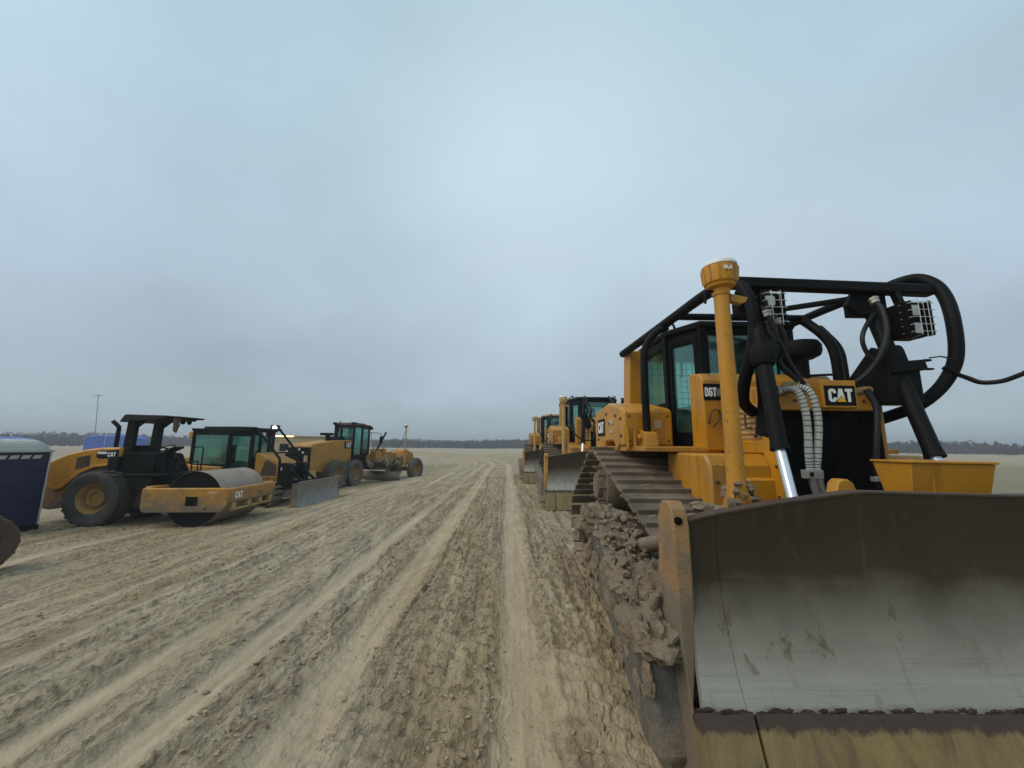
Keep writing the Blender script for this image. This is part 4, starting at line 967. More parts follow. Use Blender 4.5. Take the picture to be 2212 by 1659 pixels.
        if not hero:
            mb = MB(); mb.tube([(xm+.2, ym+.6, 2.3), (xm+.45, ym+.4, 1.8), (xm+.9, ym+.6, 1.75), (xm+1.0, ym+.8, 2.3)], .02, 8, 5); T.part('cable', mb, 'hose', ms)
    # --- guarded work lights
    if hero:
        for (x, y, z, sgn) in ((2.245, 3.10, 2.815, 0), (3.44, 3.06, 2.735, 1)):
            mb = MB(); rounded_plate(mb, x, z, y+.0, y+.15, .165, .30, .015)
            for q in (-1, 1): mb.box(x+q*.0825-.004, x+q*.0825+.004, y-.055, y-.002, z-.15, z+.15)
            mb.box(x-.10, x-.088, y-.03, y+.15, z-.15, z+.15)
            lt = T.part('work_light', mb, 'black', bevel=.006)
            for dz in (-.078, .078): mb = MB(); rounded_plate(mb, x-.012, z+dz, y-.014, y+.004, .085, .088, .018); T.part('lens', mb, 'lens', lt)
            mb = MB()
            for k in range(5): mb.tube([(x-.10, y+.03, z-.14+.062*k+.02), (x-.085, y-.062, z-.14+.062*k+.02), (x+.095, y-.062, z-.14+.062*k+.02), (x+.10, y+.0, z-.14+.062*k+.02)], .003, 6)
            for dx in (-.035, .045): mb.tube([(x+dx, y+.02, z+.155), (x+dx, y-.066, z+.150), (x+dx, y-.066, z-.150), (x+dx, y+.02, z-.155)], .003, 6)
            T.part('wire_guard', mb, 'wire', lt)
            mb = MB(); mb.bar((x, y+.1, z+.14), (x, 3.2, 3.03), .05); T.part('light_bracket', mb, 'black', lt)
        # banded hoses down the grille
        PA = [(2.27, 3.10, 2.12), (2.30, 3.04, 2.125), (2.325, 3.0, 2.085), (2.342, 2.98, 1.97), (2.341, 2.97, 1.825), (2.327, 2.97, 1.613), (2.326, 2.97, 1.508), (2.316, 2.95, 1.43)]
        PB = [(2.345, 3.12, 2.13), (2.38, 3.05, 2.14), (2.415, 3.0, 2.095), (2.434, 2.98, 1.97), (2.428, 2.97, 1.826), (2.396, 2.97, 1.613), (2.376, 2.97, 1.508), (2.366, 2.95, 1.43)]
        for P, dx in ((PA, 0), (PB, .05)):
            mb = MB(); rr = []; mb.tube(P, .0265, 14, 8); hs = T.part('banded_hose', mb, 'sleeve')
            tmp = MB(); tmp.tube(P, .03, 3, 8); cs_ = [sum((Vector(tmp.v[i*3+q]) for q in range(3)), Vector())/3 for i in range(len(tmp.v)//3)]
            mb = MB()
            for i in range(2, len(cs_)-1, 2): d = (cs_[i+1]-cs_[i-1]).normalized(); mb.lathe([(.0265, -.003), (.0285, -.002), (.0285, .002), (.0265, .003)], cs_[i], d, 14)
            T.part('stripe', mb, 'hose', hs)
            mb = MB(); mb.tube([P[-1], (2.306+dx, 2.9, 1.30), (2.34+dx, 2.82, 1.12)], .025, 12, 4); T.part('hose_end', mb, 'sleeve_dark', hs)
        mb = MB(); mb.box(2.27, 2.392, 2.925, 3.0, 1.425, 1.492); cl_ = T.part('hose_clamp', mb, 'silver', bevel=.006)
        mb = MB(); mb.box(2.285, 2.31, 2.92, 2.926, 1.445, 1.475); T.part('slot', mb, 'interior', cl_)
        mb = MB(); mb.tube([(2.99, 3.12, 2.14), (3.013, 3.08, 1.988), (2.965, 3.06, 1.762), (2.93, 3.06, 1.544), (2.92, 3.05, 1.2)], .024, 10, 6); T.part('black_hose', mb, 'hose')
        mb = MB(); mb.box(2.86, 2.95, 3.0, 3.06, 1.40, 1.44); T.part('hose_clamp', mb, 'silver', bevel=.006)
        for p, d in (((2.335, 3.12, 2.13), (1, -.6, .1)), ((2.28, 3.10, 2.118), (1, -.6, .1)), ((3.21, 3.16, 2.93), (0, -.4, -1)), ((2.882, 3.2, 2.165), (-1, .5, -.5)), ((2.15, 3.02, 2.75), (.1, 0, -1)), ((2.27, 3.08, 2.70), (.2, 0, -1))):
            T.part('hose_coupling', MB().lathe([(.02, -.03), (.036, -.03), (.036, -.012), (.031, -.01), (.031, .02), (.02, .02)], p, d, 6), 'silver')
        for x in (1.80, 2.0, 2.2): T.part('bolt', MB().cyl((x, 3.325, 1.36), (x, 3.345, 1.36), .016, n=6), 'rust')
        for z in (1.0, 1.25, 1.5, 1.75, 1.97): T.part('bolt', MB().cyl((2.262, 3.26, z), (2.274, 3.26, z), .014, n=6), 'rust')
        for y, z in ((4.372, 1.72), (4.372, 2.0)):
            for x in (1.40, 1.84): T.part('bolt', MB().cyl((x, y, z), (x, y+.012, z), .013, n=6), 'rust')
        T.part('tank_seam', MB().box(1.62, 1.626, 4.370, 4.38, 1.69, 2.04), 'rust')
        T.part('warning_decal', MB().box(1.68, 1.76, 4.372, 4.379, 1.86, 1.96), 'tan')
        # bracket on the right cylinder and coiled cable running off to the right
        mb = MB(); mb.hexa([(3.12, 2.99, 2.26), (3.40, 2.99, 2.29), (3.40, 3.2, 2.29), (3.12, 3.2, 2.26)], [(3.12, 2.99, 2.35), (3.38, 2.99, 2.375), (3.38, 3.2, 2.375), (3.12, 3.2, 2.35)]); mb.box(3.40, 3.45, 2.99, 3.03, 2.29, 2.305); mb.box(3.38, 3.44, 2.99, 3.03, 2.36, 2.378)
        mb.box(3.10, 3.36, 3.02, 3.24, 2.02, 2.30); T.part('cable_bracket', mb, 'black_dull', bevel=.006)
        P = [(3.62, 3.08, 2.33), (3.67, 3.04, 2.27), (3.72, 3.0, 2.225), (3.823, 3.0, 2.191), (3.977, 3.0, 2.201), (4.10, 2.99, 2.24), (4.22, 2.98, 2.30), (4.40, 2.96, 2.46)]
        mb = MB(); mb.tube(P, .013, 8, 10); cb = T.part('coiled_cable', mb, 'hose')
        tmp = MB(); tmp.tube(P, .03, 3, 16); cs_ = [sum((Vector(tmp.v[i*3+q]) for q in range(3)), Vector())/3 for i in range(len(tmp.v)//3)]
        mb = MB()
        for i in range(1, len(cs_)-1): d = (cs_[i+1]-cs_[i-1]).normalized(); mb.lathe([(.013, -.004), (.019, 0), (.013, .004)], cs_[i], d, 10)
        T.part('coil', mb, 'hose', cb)
        mb = MB(); mb.tube([(3.44, 3.01, 2.39), (3.54, 3.0, 2.40), (3.68, 3.03, 2.37)], .006, 6, 4); T.part('thin_wire', mb, 'hose', cb)
    return T

M['plate_end'] = paint('muddy end plate', (.40, .19, .035), (.27, .15, .055), .6, dirt=.85, low=1.5, mud=(.20, .155, .103), bumpy=1.)
M['pusharm'] = paint('scoured push arm', (.10, .10, .098), (.07, .066, .06), .45, .3, dirt=.8, low=.55, mud=(.27, .215, .148), bumpy=1.)
M['rubber_brown'] = paint('muddy brown rubber', (.085, .045, .028), (.05, .028, .02), .75, dirt=.45, low=.3, mud=(.19, .14, .10), bumpy=.4)
M['yellow_mast'] = paint('mast yellow', (.55, .245, .006), (.46, .205, .007), .5, dirt=.2, low=1.5, chips=.9)
M['sleeve_dark'] = paint('dirty hose guard', (.13, .12, .10), (.09, .085, .07), .7, dirt=.3)


# ------------------------------------------------------------------ LOWER BULLDOZER (x forward, -y towards the road)
def left_dozer():
    T = Thing('bulldozer', 'low yellow bulldozer with big cab windows facing right, between drum roller and grader', 'bulldozer', (-10.2, 15.9, GZ(-9.6, 15.5)), R(-2))
    for s_ in (-1, 1):
        belt = circ_belt([(-1.55, .48, .46), (1.35, .46, .44)]); inn = circ_belt([(-1.55, .48, .39), (1.35, .46, .37)]); c = resample(belt, 44); mb = MB()
        y0, y1 = sorted((s_*.72, s_*1.30))
        for i in range(44):
            a = Vector(c[i]); b_ = Vector(c[(i+1) % 44]); d = (b_-a).normalized(); nn = Vector((d.y, -d.x))
            if nn.dot((a+b_)/2-Vector((-.1, .47))) < 0: nn = -nn
            p = a+d*.01; q = a+d*.15; mb.prism([tuple(v) for v in (p, q, q+nn*.02, p+nn*.028+d*.03, p+nn*.06+d*.02, p+nn*.06)], 'y', y0, y1)
        tr_ = T.part('track', mb, 'track')
        mb = MB(); mb.prism([(-1.4, .25), (1.3, .25), (1.3, .62), (.2, .72), (-1.3, .62)], 'y', s_*.82, s_*1.2); T.part('track_frame', mb, 'rust', tr_, bevel=.02)
        for x, r in ((-1.55, .36), (1.35, .34)): T.part('sprocket' if x < 0 else 'idler', MB().lathe([(.02, -.2), (r*.5, -.2), (r*.55, -.1), (r, -.08), (r, .08), (r*.55, .1), (r*.5, .2), (.02, .2)], (x, s_*1.0, .47), 'y', 24), 'track', tr_)
    T.part('main_frame', MB().prism([(-1.9, .5), (1.7, .5), (1.75, .95), (-2.0, .95)], 'y', -.66, .66), 'yellow', bevel=.03)
    mb = MB(); mb.prism([(.50, .955), (.50, 1.93), (.62, 1.96), (1.42, 1.62), (1.62, 1.45), (1.66, .955)], 'y', -.60, .60); hd = T.part('hood', mb, 'yellow_dust', bevel=.05)
    for s_ in (-1, 1):
        T.part('side_screen', MB().prism([(.78, 1.10), (.90, 1.62), (1.02, 1.66), (1.36, 1.50), (1.40, 1.10)], 'y', s_*.602, s_*.612), 'rust', hd)
        T.part('decal', MB().box(.80, 1.05, *sorted((s_*.602, s_*.608)), 1.74, 1.79), 'tan', hd)
        T.part('rear_fender', MB().prism([(-2.0, .955), (-1.95, 1.50), (-.55, 1.42), (-.50, 1.20), (-.8, .955)], 'y', s_*.64, s_*.98), 'yellow_dust', bevel=.04)
        T.part('radiator_guard', MB().prism([(1.50, .6), (1.50, 1.52), (1.58, 1.58), (1.92, 1.56), (1.96, 1.5), (1.96, .6)], 'y', s_*.34, s_*.72), 'black_dull', bevel=.03)
        mb = MB(); mb.tube([(-1.5, s_*.74, 2.90), (.35, s_*.74, 2.90), (.62, s_*.74, 2.78), (1.40, s_*.72, 1.90), (1.56, s_*.72, 1.66), (1.60, s_*.72, 1.0)], .045, 12, 4); T.part('sweep_pipe', mb, 'black')
    T.part('sticker', MB().box(1.60, 1.68, -.727, -.722, 1.30, 1.42), 'white', None)
    T.part('radiator_grille', MB().box(1.67, 1.74, -.335, .335, .7, 1.45), 'interior', bevel=.01)
    T.part('cross_tube', MB().tube([(.45, -.74, 2.88), (.45, .74, 2.88)], .04, 10), 'black')
    T.part('cross_tube', MB().tube([(1.35, -.72, 1.96), (1.35, .72, 1.96)], .03, 10), 'black')
    # cab
    fp = [(-1.85, -.78), (-.42, -.80), (.36, -.62), (.42, -.28), (.42, .28), (.36, .62), (-.42, .80), (-1.85, .78)]
    cab = T.part('cab', MB().prism([(-1.8, -.7), (.3, -.6), (.3, .6), (-1.8, .7)], 'z', .96, 1.02), 'black_dull'); fr = MB()
    sill = [1.52, 1.10, 1.75, 1.95, 1.75, 1.10, 1.52, 1.75]
    for i in range(8):
        w = window_wall(T, cab, fp[i], fp[(i+1) % 8], 1.0, 2.78, sill[i], 2.62, .07, i in (1, 5), glass='glass_pale'); fr.add(w.v, w.f)
    for p in fp: fr.box(p[0]-.045, p[0]+.045, p[1]-.045, p[1]+.045, .996, 2.784)
    T.part('cab_frame', fr, 'black', cab, bevel=.01)
    mb = MB(); mb.prism([(-1.95, -.84), (.42, -.78), (.52, -.3), (.52, .3), (.42, .78), (-1.95, .84)], 'z', 2.775, 2.87); T.part('roof', mb, 'black', cab, bevel=.02)
    T.part('air_unit', MB().box(-2.15, -1.72, -.72, .72, 2.48, 2.76), 'yellow_clean', cab, bevel=.05)
    mb = MB(); mb.box(-.9, -.4, -.25, .25, 1.3, 1.6); mb.box(-1.0, -.86, -.24, .24, 1.5, 2.25); mb.box(.05, .25, -.3, .3, 1.1, 1.75); T.part('seat', mb, 'interior', cab, bevel=.04)
    T.part('rear_tank', MB().box(-2.45, -1.9, -.6, .6, .8, 1.75), 'yellow_dust', bevel=.04)
    T.part('front_lamp', MB().box(.46, .56, -.35, -.20, 2.62, 2.74), 'white', cab)
    # blade
    mb = MB(); pf = [(2.80+.10*(abs(t_-.5)*2)**2+.04*(1-t_), .03+.93*t_) for t_ in [k/10 for k in range(11)]]; mb.prism(pf+[(a-.05, b_) for a, b_ in pf[::-1]], 'y', -1.60, 1.60); bl = T.part('blade', mb, 'moldboard_low')
    T.part('blade_back', MB().box(2.60, 2.76, -1.2, 1.2, .25, .55), 'rust', bl, bevel=.02)
    for s_ in (-1, 1):
        T.part('push_arm', MB().bar((1.2, s_*.66, .45), (2.7, s_*.55, .42), .16, .26), 'track', bl, bevel=.02)
        T.part('lift_cylinder', MB().cyl((1.8, s_*.42, 1.35), (2.68, s_*.5, .62), .05), 'black')
        mb = MB(); mb.prism([(2.62, .05), (2.9, .05), (2.84, .5), (2.9, .95), (2.66, .90)], 'y', s_*1.60, s_*1.63); T.part('end_plate', mb, 'track', bl)
G1 = 'bulldozers parked in a row on the right'
dozer('bulldozer', 'big yellow bulldozer nearest the camera with black tube guard and shiny blade', DO, hero=True, group=G1)
d2 = dozer('bulldozer', 'second yellow bulldozer of the right row, with black cab roof and tall mast', (DO[0]+.30, DO[1]+8.6, 0), sweeps='none', group=G1)
d3 = dozer('bulldozer', 'farthest yellow bulldozer of the right row with yellow cab roof', (DO[0]+.02, DO[1]+16.0, 0), sweeps='none', roof='yellow', group=G1)
d2.o.scale = (1.07, 1.07, 1.07); d3.o.scale = (1.07, 1.07, 1.07)
M['moldboard_low'] = paint('scoured low blade steel', (.30, .31, .30), (.22, .22, .21), .45, .5, dirt=.35)
left_dozer()

# ------------------------------------------------------------------ tyres
def tyre(T, c, r, w, axis, side, mat='rubber', rim='rim', lugs=24, rimr=.5, parent=None, hub=True):
    """c centre, axis unit direction of the axle, side +1/-1 = which way the rim faces"""
    c = Vector(c); ax = Vector(axis).normalized(); h = w/2
    wh = None
    mb = MB(); mb.lathe([(r*rimr, -h*.72), (r*(rimr+.06), -h*.92), (r*.78, -h*1.06), (r*.90, -h*1.0), (r*.955, -h*.86), (r*.965, -h*.5), (r*.97, 0), (r*.965, h*.5), (r*.955, h*.86), (r*.90, h*1.0), (r*.78, h*1.06), (r*(rimr+.06), h*.92), (r*rimr, h*.72), (r*(rimr-.03), 0), (r*rimr, -h*.72)], c, ax, 48)
    u = Vector((0, 0, 1)); v = ax.cross(u).normalized()
    for k in range(lugs):
        for s_ in (-1, 1):
            a0 = 2*math.pi*(k+(.5 if s_ > 0 else 0))/lugs; pts = []
            for q, da in ((.02, .0), (.45, .11), (.92, .16)): a = a0+da; pts.append(c+ax*h*q*s_+(u*math.cos(a)+v*math.sin(a))*r*(.978 if q < .9 else .95))
            for p, q_ in zip(pts, pts[1:]): mb.bar(p, q_, r*.085, r*.05, upv=(p-c))
    ty = T.part('wheel', mb, mat, parent)
    s = side
    mb = MB(); mb.lathe([(.02, h*.20*s), (r*.20, h*.20*s), (r*.22, h*.42*s), (r*.30, h*.42*s), (r*.33, h*.10*s), (r*.42, h*.18*s), (r*.46, h*.62*s), (r*(rimr+.03), h*.82*s), (r*(rimr+.045), h*.78*s), (r*(rimr-.02), h*.5*s), (r*.42, 0), (.02, 0), (.02, h*.2*s)], c, ax, 32)
    for k in range(10): a = 2*math.pi*k/10; p = c+(u*math.cos(a)+v*math.sin(a))*r*.26; mb.cyl(p+ax*h*.36*s, p+ax*h*.50*s, r*.022, n=6)
    T.part('rim', mb, rim, ty)
    return ty

# ------------------------------------------------------------------ DRUM ROLLER (x forward, -y towards the road)
RX, RY = -11.45, 12.15
Rl = Thing('drum_roller', 'yellow single drum road roller with black open canopy, beside the blue toilet', 'road roller', (RX, RY, GZ(RX, RY-.8)), R(1.5))
for y in (-.80, .80): tyre(Rl, (0, y, .76), .78, .58, (0, -1, 0), 1 if y < 0 else -1, 'rubber', 'rim', 22, .50)
mb = MB()     # engine hood, rounded and falling to the rear, tyre arch cut below
top = [(.20, 2.16), (.05, 2.16), (-.35, 2.15), (-.8, 2.09), (-1.25, 1.97), (-1.65, 1.78), (-1.95, 1.55), (-2.08, 1.30), (-2.10, .98)]
bot = [(-1.5, .96), (-1.25, 1.02), (-1.08, 1.22), (-.85, 1.42), (-.5, 1.58), (0.05, 1.66), (.20, 1.66)]
mb.prism(top+bot, 'y', -.62, .62); hd = Rl.part('hood', mb, 'yellow_clean', bevel=.05)
mb = MB(); mb.prism([(-2.04, 1.0), (-2.10, .50), (-1.55, .40), (-.95, .48), (-1.1, .96), (-1.5, .99)], 'y', -.60, .60); mb.box(-1.2, .8, -.42, .42, .45, .95)
Rl.part('rear_frame', mb, 'yellow', bevel=.03)
mb = MB(); mb.prism([(-1.50, .94), (-1.22, .99), (-1.04, 1.20), (-.80, 1.42), (-.46, 1.58), (.10, 1.66), (.10, 1.71), (-.48, 1.64), (-.85, 1.48), (-1.11, 1.26), (-1.30, 1.05), (-1.52, 1.0)], 'y', -.66, -.60)
Rl.part('arch_trim', mb, 'yellow_clean', hd, bevel=.01)
for s_ in (-1, 1):
    y0 = .622*s_
    mb = MB(); mb.prism([(-.98, 1.50), (-.98, 1.86), (-.62, 1.93), (-.60, 1.62)], 'y', y0-.004, y0+.004)
    for k in range(8): mb.box(-.97+k*.045, -.955+k*.045, y0-.008, y0+.008, 1.58+k*.01, 1.86+k*.008)
    Rl.part('air_grille', mb, 'rust', hd)
    mb = MB(); mb.box(-2.05, -1.80, y0-.004, y0+.004, 1.02, 1.50)
    for k in range(9): mb.box(-2.05, -1.80, y0-.008, y0+.008, 1.05+k*.05, 1.065+k*.05)
    Rl.part('air_grille', mb, 'rust', hd)
mb = MB(); mb.prism([(-.46, 1.96), (-.38, 2.05), (.15, 2.09), (.15, 1.86), (-.34, 1.83), (-.44, 1.86)], 'y', -.628, -.621); bd = Rl.part('side_decal', mb, 'black_dull', hd)
tm, _ = text_mb('CAT', (-.14, -.628, 1.885), (1, 0, 0), (0, 0, 1), .135, .21, .002, .95); Rl.part('lettering', tm, 'letter', bd, smooth=10)
Rl.part('decal_patch', MB().box(-.42, -.17, -.631, -.6285, 1.965, 2.03), 'letter', bd)
# deck, articulation, seat and controls
mb = MB(); mb.box(-.05, 1.62, -.78, .78, 1.34, 1.42); mb.box(-.05, .25, -.70, .70, 1.0, 1.9); mb.box(.25, 1.30, -.75, .75, .95, 1.338); mb.prism([(.9, .8), (1.75, .95), (1.75, 1.35), (.9, 1.35)], 'y', -.5, .5)
Rl.part('platform', mb, 'black_dull', bevel=.02)
mb = MB(); mb.hexa([(.22, -.62, 1.424), (1.30, -.62, 1.424), (1.30, .62, 1.424), (.22, .62, 1.424)], [(.22, -.58, 2.04), (1.05, -.58, 1.98), (1.05, .58, 1.98), (.22, .58, 2.04)]); Rl.part('operator_surround', mb, 'interior', bevel=.05)
mb = MB(); mb.box(.36, .84, -.28, .28, 1.45, 1.78); mb.prism([(.28, 1.7), (.42, 1.75), (.30, 2.22), (.18, 2.22)], 'y', -.27, .27); Rl.part('seat', mb, 'interior', bevel=.06)
mb = MB(); mb.bar((1.35, 0, 1.42), (1.10, 0, 2.08), .14, .16); mb.hexa([(1.02, -.2, 1.98), (1.35, -.2, 2.14), (1.35, .2, 2.14), (1.02, .2, 1.98)], [(1.0, -.2, 2.02), (1.33, -.2, 2.2), (1.33, .2, 2.2), (1.0, .2, 2.02)])
cs_ = Rl.part('console', mb, 'black_dull', bevel=.01)
mb = MB(); an = Vector((-.45, 0, 1)).normalized(); c0 = Vector((.98, 0, 2.14)); uu = Vector((0, 1, 0)); vv = an.cross(uu)
mb.tube([c0+(uu*math.cos(2*math.pi*k/24)+vv*math.sin(2*math.pi*k/24))*.21 for k in range(25)], .016, 8, caps=False); mb.bar(c0-uu*.2, c0+uu*.2, .02); mb.bar(c0, c0-an*.2, .03)
Rl.part('steering_wheel', mb, 'black_dull', cs_)
for y in (-.72, .72):
    mb = MB(); mb.tube([(1.55, y, 1.42), (1.55, y, 2.12), (1.50, y, 2.18), (1.30, y, 2.18), (1.25, y, 2.12), (1.25, y, 1.42)], .02, 8); Rl.part('handrail', mb, 'black')
mb = MB(); mb.tube([(1.62, -.5, 1.42), (1.60, -.5, 1.72), (1.60, .5, 1.72), (1.62, .5, 1.42)], .02, 8); Rl.part('front_rail', mb, 'black')
mb = MB(); mb.tube([(1.55, -.45, 1.45), (1.62, -.45, 1.75), (1.66, -.45, 1.95)], .02, 8, 3); mb.blob((1.68, -.45, 1.83), .11, 5, 2, (.5, 1, 1), .1); Rl.part('front_lamp', mb, 'black_dull')
# roll-over canopy
mb = MB()
for y in (-.44, .44): mb.hexa([(.10, y-.08, 1.3), (.36, y-.08, 1.3), (.36, y+.08, 1.3), (.10, y+.08, 1.3)], [(.16, y-.07, 3.0), (.40, y-.07, 3.0), (.40, y+.07, 3.0), (.16, y+.07, 3.0)])
for y in (-.44, .44): mb.prism([(.39, 2.72), (.40, 3.0), (.72, 3.0)], 'y', y-.03, y+.03)
cn_ = Rl.part('canopy_frame', mb, 'black', bevel=.015)
mb = MB(); mb.hexa([(.0, -.62, 2.90), (1.30, -.62, 3.0), (1.30, .62, 3.0), (.0, .62, 2.90)], [(.10, -.58, 3.13), (1.32, -.58, 3.11), (1.32, .58, 3.11), (.10, .58, 3.13)])
mb.hexa([(1.25, -.56, 3.03), (1.58, -.54, 3.04), (1.58, .54, 3.04), (1.25, .56, 3.03)], [(1.25, -.56, 3.10), (1.62, -.54, 3.09), (1.62, .54, 3.09), (1.25, .56, 3.10)])
Rl.part('canopy_roof', mb, 'black', cn_, bevel=.02)
for y in (-.5, -.25, .25, .5): Rl.part('canopy_lamp', MB().lathe([(.02, 0), (.06, 0), (.075, .05), (.06, .09), (.001, .095)], (1.12, y, 2.97), (.8, 0, -.35), 16), 'black_dull', cn_)
mb = MB(); mb.prism([(1.52, 3.03), (1.62, 3.03), (1.65, 2.80), (1.60, 2.60), (1.54, 2.66)], 'y', -.58, -.50); mb.tube([(1.62, -.54, 3.0), (1.70, -.54, 2.98), (1.70, -.54, 2.85), (1.64, -.54, 2.72)], .012, 6); Rl.part('mirror', mb, 'rust', cn_)
mb = MB(); mb.tube([(-.12, -.45, 2.1), (-.12, -.45, 2.68), (-.15, -.45, 2.78), (-.32, -.45, 2.92)], .055, 12, 2); Rl.part('exhaust_pipe', mb, 'black')
# drum yoke
DX = 2.72
mb = MB()
for s_ in (-1, 1): mb.prism([(1.42, .50), (1.42, 1.06), (3.66, 1.08), (3.74, 1.02), (3.74, .60), (3.60, .42), (1.5, .40)], 'y', 1.10*s_-.05, 1.10*s_+.05)
mb.box(1.40, 1.62, -1.045, 1.045, .45, 1.1); mb.box(3.62, 3.745, -1.045, 1.045, .66, 1.06)
yk = Rl.part('drum_frame', mb, 'yellow', bevel=.03)
mb = MB(); mb.box(2.62, 2.94, -1.158, -1.152, .60, .84); Rl.part('frame_opening', mb, 'interior', yk)
mb = MB(); mb.box(3.18, 3.46, -1.154, -1.151, .93, .98); Rl.part('decal', mb, 'tan', yk)
Rl.part('bolt', MB().cyl((3.16, -1.165, .52), (3.16, -1.15, .52), .03, n=8), 'rust', yk)
mb = MB(); mb.box(3.66, 3.76, -.95, -.78, .50, .655); mb.box(3.66, 3.76, -.25, -.10, .50, .655); mb.box(3.66, 3.76, .30, .45, .50, .655); mb.box(3.68, 3.74, -.95, 1.0, .44, .50); mb.box(3.66, 3.76, .80, .98, .50, .655)
Rl.part('scraper_bar', mb, 'pale_yellow', yk, bevel=.008)
tm, _ = text_mb('CAT', (3.746, -.86, .76), (0, 1, 0), (0, 0, 1), .19, .21, .002, 1.0); Rl.part('lettering', tm, 'letter', yk, smooth=10)
mb = MB(); mb.cyl((3.746, .35, .82), (3.752, .35, .82), .045, n=12); Rl.part('reflector', mb, 'rust', yk)
mb = MB(); mb.lathe([(.60, -.95), (.72, -.97), (.765, -1.0), (.765, 1.0), (.72, .97), (.60, .95)], (DX, 0, .752), (0, 1, 0), 72); dm = Rl.part('drum', mb, 'drumsteel')
mb = MB(); mb.lathe([(.02, -1.02), (.22, -1.02), (.25, -.965), (.60, -.965), (.73, -.985), (.757, -1.003), (.60, -.94)], (DX, 0, .752), (0, 1, 0), 40); Rl.part('drum_end', mb, 'black_dull', dm); mb = MB(); mb.lathe([(.60, .94), (.757, 1.003), (.73, .985), (.60, .965), (.25, .965), (.22, 1.02), (.02, 1.02)], (DX, 0, .752), (0, 1, 0), 40); Rl.part('drum_end', mb, 'black_dull', dm)

# ------------------------------------------------------------------ MOTOR GRADER (local +y forward, +x towards the road)
GX, GY = -9.80, 21.9
Gr = Thing('motor_grader', 'dusty yellow motor grader with black cab, tandem rear wheels and long front frame', 'motor grader', (GX, GY, GZ(GX+.9, GY)), R(-12))
Gr.front = False
_gp = Gr.part
def _fp(name, mb, *a, **k):
    if Gr.front:
        c_, s_ = math.cos(R(-20)), math.sin(R(-20))
        mb.v = [(x*c_-(y-1)*.92*s_, 1+x*s_+(y-1)*.92*c_, z) for x, y, z in mb.v]
    return _gp(name, mb, *a, **k)
Gr.part = _fp
for x in (-1.0, 1.0):
    for y in (-.78, .78): tyre(Gr, (x, y, .73), .73, .42, (1, 0, 0), 1 if x > 0 else -1, 'rubber_grey', 'rim', 20, .50)
    Gr.front = True; tyre(Gr, (x*1.02, 6.35, .73), .73, .42, (1, .12, 0), 1 if x > 0 else -1, 'rubber_grey', 'rim', 20, .50); Gr.front = False
mb = MB()
for x in (-.74, .74): mb.prism([(-.95, .5), (.95, .5), (1.0, .85), (.5, 1.0), (-.5, 1.0), (-1.0, .85)], 'x', x-.08, x+.08)
mb.box(-.7, .7, -.18, .18, .55, .9); Gr.part('tandem_case', mb, 'pale_yellow', bevel=.03)
mb = MB(); mb.prism([(-2.30, .95), (-2.30, 2.20), (-2.2, 2.32), (-.25, 2.52), (1.02, 2.54), (1.02, .95), (-1.2, .85)], 'x', -.62, .62); hd = Gr.part('engine_hood', mb, 'yellow_dust', bevel=.05)
mb = MB(); mb.box(-.60, .60, -2.62, -2.31, 1.02, 2.14)
for k in range(7): mb.box(-.52, .52, -2.635, -2.621, 1.1+k*.14, 1.14+k*.14)
rg = Gr.part('rear_grille', mb, 'black_dull', hd, bevel=.04)
for x, z in ((-.50, 1.80), (.42, 1.75), (.2, 1.90)): Gr.part('rear_lamp', MB().box(x-.05, x+.05, -2.655, -2.64, z+.10, z+.19), 'white', rg)
mb = MB(); mb.hexa([(-.72, -2.6, .62), (.72, -2.6, .62), (.72, -1.9, .62), (-.72, -1.9, .62)], [(-.66, -2.62, 1.0), (.66, -2.62, 1.0), (.66, -1.9, 1.0), (-.66, -1.9, 1.0)]); Gr.part('rear_bumper', mb, 'pale_yellow', bevel=.03)
mb = MB(); mb.box(.5, .62, -2.66, -2.52, .95, 1.75); Gr.part('rear_post', mb, 'pale_yellow', bevel=.02)
Gr.part('side_decal', MB().box(.621, .628, .32, .98, 2.08, 2.46), 'black_dull', hd)
tm, _ = text_mb('CAT', (.628, .48, 2.14), (0, 1, 0), (0, 0, 1), .27, .21, .002, .95); Gr.part('lettering', tm, 'letter', hd, smooth=10)
mb = MB(); mb.box(-.2, .25, -.75, -.15, 2.78, 2.92); mb.cyl((.05, -.4, 2.5), (.05, -.4, 2.80), .12); Gr.part('air_intake', mb, 'black_dull', hd, bevel=.02)
mb = MB(); mb.tube([(-.1, .55, 2.5), (-.1, .55, 3.35), (-.1, .50, 3.5)], .07, 12); mb.cyl((.18, .6, 2.5), (.18, .6, 3.3), .06); mb.cyl((-.02, .55, 3.0), (.05, .6, 3.62), .035); mb.box(-.35, .3, .3, .75, 2.5, 2.75); Gr.part('exhaust_stack', mb, 'black_dull', hd)
